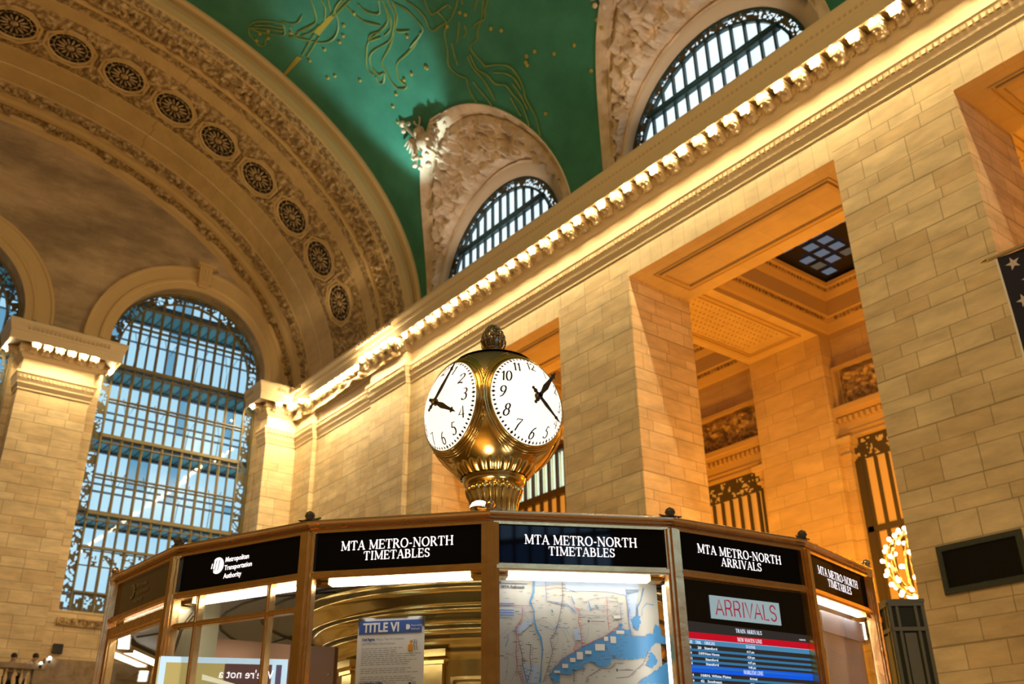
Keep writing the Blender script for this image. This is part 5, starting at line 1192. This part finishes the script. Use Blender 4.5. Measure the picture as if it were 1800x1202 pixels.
# pointed panels between the dials
m = MB(); m.smooth = True
for q in range(4):
    az = math.radians(45+90*q)
    for sg in (1, -1):
        for off in (0, .05):
            pts = []
            for k in range(17):
                u = k/16*2-1; el = sg*(math.radians(12)+off+abs(u)**.8*.42+.0); a = az+u*.30*1.2*(1+.3*abs(u)); el2 = sg*(math.radians(14)+off*1.3+abs(u)**.72*math.radians(33)); pts.append((CR*1.0*math.cos(el2)*math.cos(a), CR*math.cos(el2)*math.sin(a), cz(CZ)+CR*math.sin(el2)))
            m.tube(pts, .0045, 5)
part('panel_beading', m, 'brass', clock)
# top cap and acorn finial
m = MB(); m.smooth = True; m.lathe([(.30, cz(CZ+.435)), (.20, cz(CZ+.488)), (.12, cz(CZ+.505)), (.085, cz(CZ+.515)), (.09, cz(CZ+.525)), (.072, cz(CZ+.535)), (.066, cz(CZ+.56)), (.078, cz(CZ+.568)), (.074, cz(CZ+.576)), (.05, cz(CZ+.58))], 36); part('finial_base', m, 'brass_dark', clock)
m = MB(); m.smooth = True; m.lathe([(.060, 0), (.078, .018), (.085, .05), (.084, .08), (.078, .115), (.066, .15), (.046, .185), (.022, .208), (.002, .216)], 26, (0, 0, cz(CZ+.575)))
m.smooth = False
for j, (z, r) in enumerate(((.068, .084), (.098, .081), (.130, .073), (.162, .058), (.188, .040))):      # overlapping scales
    for k in range(12):
        a = 2*PI*(k+.5*(j % 2))/12; m.ball((r*math.cos(a), r*math.sin(a), cz(CZ+.575)+z), .019-.0025*j, 6, 5, 1.2)
for k in range(14):
    a = 2*PI*k/14; m.tube([(.068*math.cos(a), .068*math.sin(a), cz(CZ+.578)), (.086*math.cos(a), .086*math.sin(a), cz(CZ+.60)), (.092*math.cos(a), .092*math.sin(a), cz(CZ+.628)), (.100*math.cos(a), .100*math.sin(a), cz(CZ+.625))], lambda s: .015*(1-.6*s), 5)
part('acorn_finial', m, 'brass_dark', clock)
# gadrooned cup, collar and fluted stem
m = MB(); m.smooth = True; NG = 26
rows = []
for zt, r in ((2.395, .245), (2.388, .280), (2.362, .306), (2.325, .316), (2.28, .300), (2.24, .270), (2.212, .242)):
    rows.append([((r+.015*(abs(math.cos(NG/2*a))-.5)*(1 if zt < 2.4 else .4))*math.cos(a), (r+.015*(abs(math.cos(NG/2*a))-.5)*(1 if zt < 2.4 else .4))*math.sin(a), cz(zt+.012*abs(math.cos(NG/2*a))*(1 if zt > 2.36 else 0))) for a in (2*PI*k/(NG*8) for k in range(NG*8))])
m.grid(rows, closed_v=True); part('gadrooned_cup', m, 'brass', clock)
m = MB(); m.smooth = True; m.lathe([(.19, cz(2.26)), (.20, cz(2.235)), (.215, cz(2.232)), (.232, cz(2.225)), (.236, cz(2.205)), (.228, cz(2.195)), (.230, cz(2.185)), (.215, cz(2.16)), (.185, cz(2.135)), (.16, cz(2.12))], 64); part('collar', m, 'brass', clock)
m = MB(); m.smooth = True; NG = 24; rows = []
for zt, r, am in ((2.150, .165, .01), (2.140, .190, .02), (2.12, .203, .022), (2.09, .196, .022), (2.05, .178, .018), (2.0, .166, .016), (1.9, .160, .015), (1.7, .175, .012), (1.5, .25, .01), (1.42, .33, 0), (1.36, .38, 0)):
    rows.append([((r+am*(abs(math.cos(NG/2*a))-.5))*math.cos(a), (r+am*(abs(math.cos(NG/2*a))-.5))*math.sin(a), cz(zt)) for a in (2*PI*k/(NG*8) for k in range(NG*8))])
m.grid(rows, closed_v=True); part('fluted_stem', m, 'brass', clock)
# small dome lamp beside the stem
q = Vector((-5.123, 3.752, 1.863))
def dome(q, label, group=None):
    r = empty('dome_lamp', (q[0], q[1], 1.50), label, 'lamp', group)
    m = MB(); m.smooth = True; m.lathe([(.066, 0), (.064, .015), (.052, .033), (.03, .045), (.002, .05)], 20, (0, 0, q[2]-1.50)); part('glowing_dome', m, 'tube', r)
    m = MB(); m.lathe([(.02, 0), (.02, q[2]-1.50-.03), (.068, q[2]-1.50-.01), (.068, q[2]-1.50)], 14); part('lamp_post', m, 'brass', r)
dome((q.x, q.y, q.z), 'small white glowing dome lamp at the foot of the clock stem')
for a_ in (-5, 100, 190): dome((BC.x+.58*math.cos(math.radians(a_)), BC.y+.58*math.sin(math.radians(a_)), 1.74), 'white dome lamp on the booth roof behind the bronze cornice, lighting the clock from below', 'dome lamps round the clock stem')
# ================================================================== FURTHER THINGS IN THE HALL
# bronze plaque on the right pier
root = empty('bronze_plaque', (-10.53, 21.7, 4.42), 'dark rectangular bronze plaque fixed low on the right stone pier', 'plaque'); pf = lambda a, b, d=0: (a, -d, b)
m = MB(); m.prism([(-.98, 0), (.98, 0), (.98, 1.06), (-.98, 1.06)], pf, 0, .05); part('tablet', m, mat('blackened_bronze', (.008, .008, .007), .55, bump=(30, .3), spec=.15), root)
m = MB(); rect_frame(m, pf, -1.0, -.02, 1.0, 1.08, .13, 0, .09); part('border', m, mat('dark_green_border', (.02, .026, .014), .5, bump=(40, .8)), root)
# flag hung from a horizontal pole
FY = 16.0; fz = 8.83
root = empty('stars_flag', (-6.33, FY, fz-4.2), 'large flag hanging at the right edge, white stars on dark blue beneath a gold-tipped pole', 'flag'); z0_ = 4.2
m = MB(); m.tube([(-.13, 0, z0_), (2.7, 0, z0_)], .035, 8); pole = part('pole', m, mat('pale_wood_pole', (.45, .34, .2), .4), root)
m = MB(); m.smooth = True; m.lathe([(.001, -.15), (.03, -.06), (.04, 0), (.02, .04)], 8); m.xf(Matrix.Translation((-.13, 0, z0_)) @ Matrix.Rotation(PI/2, 4, 'Y')); part('pole_tip', m, 'brass', pole)
def fl(a, b, d=0): return (a, .06*math.sin(a*3.2+b*.4)+.03*math.sin(b*1.3)-d, z0_-.03-b)
m = MB(); m.grid([[fl(2.6*i/26, 4.1*j/30) for i in range(27)] for j in range(31)])
for k, fc in enumerate(m.f):
    i = fc[0] % 27; j = fc[0]//27
    m.m[k] = 0 if j < 17 and i < 18 else (1 if (i//2) % 2 else 2)
cl = part('cloth', m, [mat('navy_cloth', (.010, .012, .035), .8), mat('red_cloth', (.30, .02, .03), .8), mat('white_cloth', (.5, .48, .5), .8)], root, fix=False)
m = MB(); m.grid([[fl(-.0+.035*i, 4.1*j/20, .004) for i in range(2)] for j in range(21)]); part('white_hem', m, 'white_paper', cl, fix=False)
for r_ in range(6):
    for c_ in range(5):
        if (r_ % 2 and c_ == 4): continue
        cx = .26+.36*c_+(.18 if r_ % 2 else 0); cy = .20+.36*r_; pts = []
        for k in range(10):
            a = PI/2+PI*k/5+.25; q_ = .13 if k % 2 == 0 else .052; pts.append(fl(cx+q_*math.cos(a), cy-q_*math.sin(a), .012))
        m = MB(); m.add([fl(cx, cy, .012)]+pts, [(0, 1+k, 1+(k+1) % 10) for k in range(10)]); part('star', m, mat('star_white', (.62, .55, .60), .8) if 'star_white' not in bpy.data.materials else bpy.data.materials['star_white'], cl, fix=False)
# bronze tower with ribs behind the booth
KY = 15.0; s_ = KY/16
root = empty('bronze_kiosk_tower', (-9.42*s_, KY, -1.6), 'tall dark green bronze kiosk tower with olive ribs behind the right end of the booth', 'kiosk')
kh = 3.22*s_+1.6; an = math.radians(-38); ux_, uy_ = Vector((math.cos(an), math.sin(an), 0)), Vector((-math.sin(an), math.cos(an), 0)); hw = .27
m = MB(); m.obox((0, 0, kh/2), ux_, uy_, (0, 0, 1), hw, hw, kh/2); part('body', m, 'green_black', root)
m = MB()
for nx_, ny_ in ((ux_, uy_), (uy_, ux_), (-ux_, uy_), (-uy_, ux_)):
    for o_ in (-.97, -.55, .55, .97):
        c = nx_*(hw+.012)+ny_*hw*o_; m.obox((c.x, c.y, kh/2), nx_, ny_, (0, 0, 1), .02, .022, kh/2)
    for z in (kh-.03, kh-.42, .1): c = nx_*(hw+.01); m.obox((c.x, c.y, z), nx_, ny_, (0, 0, 1), .03, hw, .03)
    c = nx_*(hw+.004); m.obox((c.x, c.y, kh/2-.2), nx_, ny_, (0, 0, 1), .01, hw*.34, kh/2-.28)
m.obox((0, 0, kh+.02), ux_, uy_, (0, 0, 1), hw+.04, hw+.04, .03); part('ribs', m, 'green_rib', root)
m = MB(); m.mi = 0; c = -uy_*(hw+.05)-ux_*(hw*.75)
m.smooth = True; m.ball((c.x, c.y, kh-.2), .1, 12, 8); part('round_badge', m, emis('orange_badge', (.75, .18, .03), .8), root)
# globe chandelier in the passage
CP = (-14.45, 26.0, 6.27); root = empty('globe_chandelier', (CP[0], CP[1], CP[2]-1.2), 'glittering gold globe chandelier of bare bulbs hanging in the passage behind the right pier', 'chandelier')
m = MB(); m.smooth = True; Rg = .86
for k in range(10):
    a = 2*PI*k/10; m.tube([(Rg*math.sin(PI*j/14)*math.cos(a)*(1.0), Rg*math.sin(PI*j/14)*math.sin(a), 1.2+1.12*Rg*math.cos(PI*j/14)) for j in range(15)], .04, 6)
m.lathe([(.03, 2.1), (.2, 2.15), (.12, 2.25), (.22, 2.32), (.05, 2.42), (.012, 2.5), (.012, 11.0)], 12); m.ball((0, 0, .14), .14, 10, 7)
part('gilt_ribs', m, 'brass', root)
bme = MB(); bme.ball((0, 0, 0), .058, 8, 6); bme = mesh('bulb', bme, 'bulb_small')
for j in range(1, 9):
    th = PI*(j+.3)/9.4; nn = 10
    for k in range(nn):
        a = 2*PI*(k+.5*(j % 2))/nn; o = bpy.data.objects.new('bulb', bme); COL.objects.link(o); o.parent = root
        o.location = ((Rg+.1)*math.sin(th)*math.cos(a), (Rg+.1)*math.sin(th)*math.sin(a), 1.2+1.15*(Rg+.05)*math.cos(th))
# dark square opening cover on the end wall and the balcony with people
m = MB(); m.box(-47.2, 11.30, 6.66, -47.05, 11.70, 7.06); single('wall_grille', m, 'black', 'small black square grille low on the end wall under the tall window', 'grille')
M['shaded_marble'] = patina('shaded_marble', (.30, .24, .15), (.20, .15, .09), 3., .4, .6, .35, (9, .05))  # shadow on the balcony marble put into its dark brown colour
bal = MB(); bal.box(-47, -14, 3.4, -40.2, 9.3, 3.84); bal.box(-47, 9.3, 3.3, -40.2, 20, 3.70); bal.box(-40.3, 9.4, -1.6, -39.9, 20, 5.45)
bal.box(-40.45, -14, 5.02, -39.8, 9.42, 5.2); bal.box(-40.4, -14, 4.2, -39.85, 9.42, 4.38); bal.box(-40.3, -14, -1.6, -39.95, 9.4, 4.2); bal.box(-40.4, 9.05, 4.2, -39.85, 9.5, 5.25)
bwall = single('trim_4', bal, M['shaded_marble'], kind='structure')
bm_ = MB(); bm_.lathe([(.05, 0), (.05, .06), (.035, .1), (.075, .28), (.06, .38), (.03, .52), (.05, .58), (.05, .64)], 8); bme = mesh('baluster', bm_, 'trim')
y = 3.6
while y < 9.0:
    o = bpy.data.objects.new('baluster', bme); COL.objects.link(o); o.parent = bwall; o.location = (-40.12, y, 4.38); y += .27
def person(loc, lean, shirt, label, turn=0., arms=1):
    """one continuous skinned figure leaning over a balustrade, with hair and shirt as children"""
    root = empty('person', loc, label, 'person')
    V = [(0, 0, .92), (0, 0, 1.10), (.06*lean, 0, 1.28), (.20*lean, 0, 1.44), (.27*lean, 0, 1.52), (.34*lean, 0, 1.60), (.37*lean, 0, 1.70)]
    Rr = [.15, .14, .16, .15, .06, .095, .085]; E = [(i, i+1) for i in range(6)]
    for s in (-1, 1):
        b = len(V); V += [(.02, s*.09, .86), (.03, s*.10, .48), (.0, s*.10, .08), (.12, s*.11, .04)]; Rr += [.10, .068, .045, .04]; E += [(0, b), (b, b+1), (b+1, b+2), (b+2, b+3)]
        b = len(V); V += [(.18*lean, s*.19, 1.42), (.26*lean+.05, s*.25, 1.18), (.26*lean+.26, s*.16, 1.08), (.26*lean+.34, s*.13, 1.09)]; Rr += [.07, .048, .036, .034]; E += [(3, b), (b, b+1), (b+1, b+2), (b+2, b+3)]
        for f in range(5):
            c = len(V); ff = (f-2)*.018; V += [(.26*lean+.34+(.07 if f else .03), s*.13+ff*(1 if f else 2), 1.085-.01*(f == 4)), (.26*lean+.34+(.10 if f else .05), s*.13+ff*(1.1 if f else 2.4), 1.06)]; Rr += [.010, .008]; E += [(b+3, c), (c, c+1)]
    me = bpy.data.meshes.new('body'); me.from_pydata(V, E, []); o = bpy.data.objects.new('body', me); COL.objects.link(o); o.parent = root
    me.materials.append(bpy.data.materials.get('skin') or mat('skin', (.42, .24, .15), .6))
    sk = o.modifiers.new('skin', 'SKIN'); sk.use_smooth_shade = True
    for i, r in enumerate(Rr): me.skin_vertices[0].data[i].radius = (r, r)
    me.skin_vertices[0].data[0].use_root = True
    ss = o.modifiers.new('sub', 'SUBSURF'); ss.levels = 1; ss.render_levels = 1
    h = MB(); h.smooth = True; hx = .35*lean; h.ball((hx-.015, 0, 1.715), .108, 12, 9, 1.05); part('hair', h, bpy.data.materials.get('dark_hair') or mat('dark_hair', (.012, .009, .007), .7), root)
    f = MB(); f.smooth = True; f.ball((hx+.10, 0, 1.66), .018, 6, 5); [f.ball((hx+.085, s*.034, 1.685), .012, 6, 4) for s in (-1, 1)]; [f.ball((hx-.0, s*.10, 1.66), .022, 6, 5) for s in (-1, 1)]; part('face', f, 'hand', root)
    c = MB(); c.smooth = True; rows = []
    for t, r in ((0, .175), (.2, .165), (.45, .19), (.7, .205), (.88, .17), (1, .085)):
        z = .90+.62*t; x = .25*lean*t**1.6; rows.append([(x+r*.82*math.cos(a), r*1.12*math.sin(a), z) for a in (2*PI*k/18 for k in range(18))])
    c.grid(rows, closed_v=True)
    for s in (-1, 1): c.tube([(.17*lean, s*.17, 1.43), (.24*lean+.03, s*.235, 1.22)], .078, 10)
    part('shirt', c, shirt, root, fix=False)
    tr = MB(); tr.smooth = True
    for s in (-1, 1): tr.tube([(0, s*.07, .98), (.02, s*.09, .86), (.03, s*.10, .48), (0, s*.10, .1)], lambda t: .14-.06*t, 10)
    part('trousers', tr, bpy.data.materials.get('dark_cloth') or mat('dark_cloth', (.02, .022, .03), .8), root, fix=False)
    root.rotation_euler = (0, 0, turn); return root
wh = mat('white_shirt', (.62, .60, .60), .8); gy = mat('grey_shirt', (.30, .27, .27), .8)
person((-41.0, 8.45, 3.86), .5, gy, 'person in a grey top with short dark hair leaning on the stone balustrade', turn=.3)
person((-41.05, 8.90, 3.90), 1.25, wh, 'person in a white shirt bending forward over the balustrade beside a person in grey', turn=.9)
person((-41.4, 11.35, 3.72), .2, gy, 'person almost hidden behind the solid balcony wall, only dark hair showing', turn=0)
for x, y, z, lab, r in ((-39.8, 9.50, 5.46, 'bright white spotlight on top of the balcony parapet, larger of two', .055), (-39.75, 9.22, 5.26, 'small white spotlight at the end of the balustrade rail, lower of two', .04)):
    root = empty('spotlight', (x, y, z-.14), lab, 'lamp'); m = MB(); m.smooth = True; m.ball((0, 0, .12), r, 10, 8); part('glowing_lens', m, emis('spot_white', (.95, .95, 1), 22) if 'spot_white' not in bpy.data.materials else bpy.data.materials['spot_white'], root)
    m = MB(); m.lathe([(.05, -.05), (.05, .02), (.02, .03), (.02, .10)], 10); part('lamp_bracket', m, 'black', root)
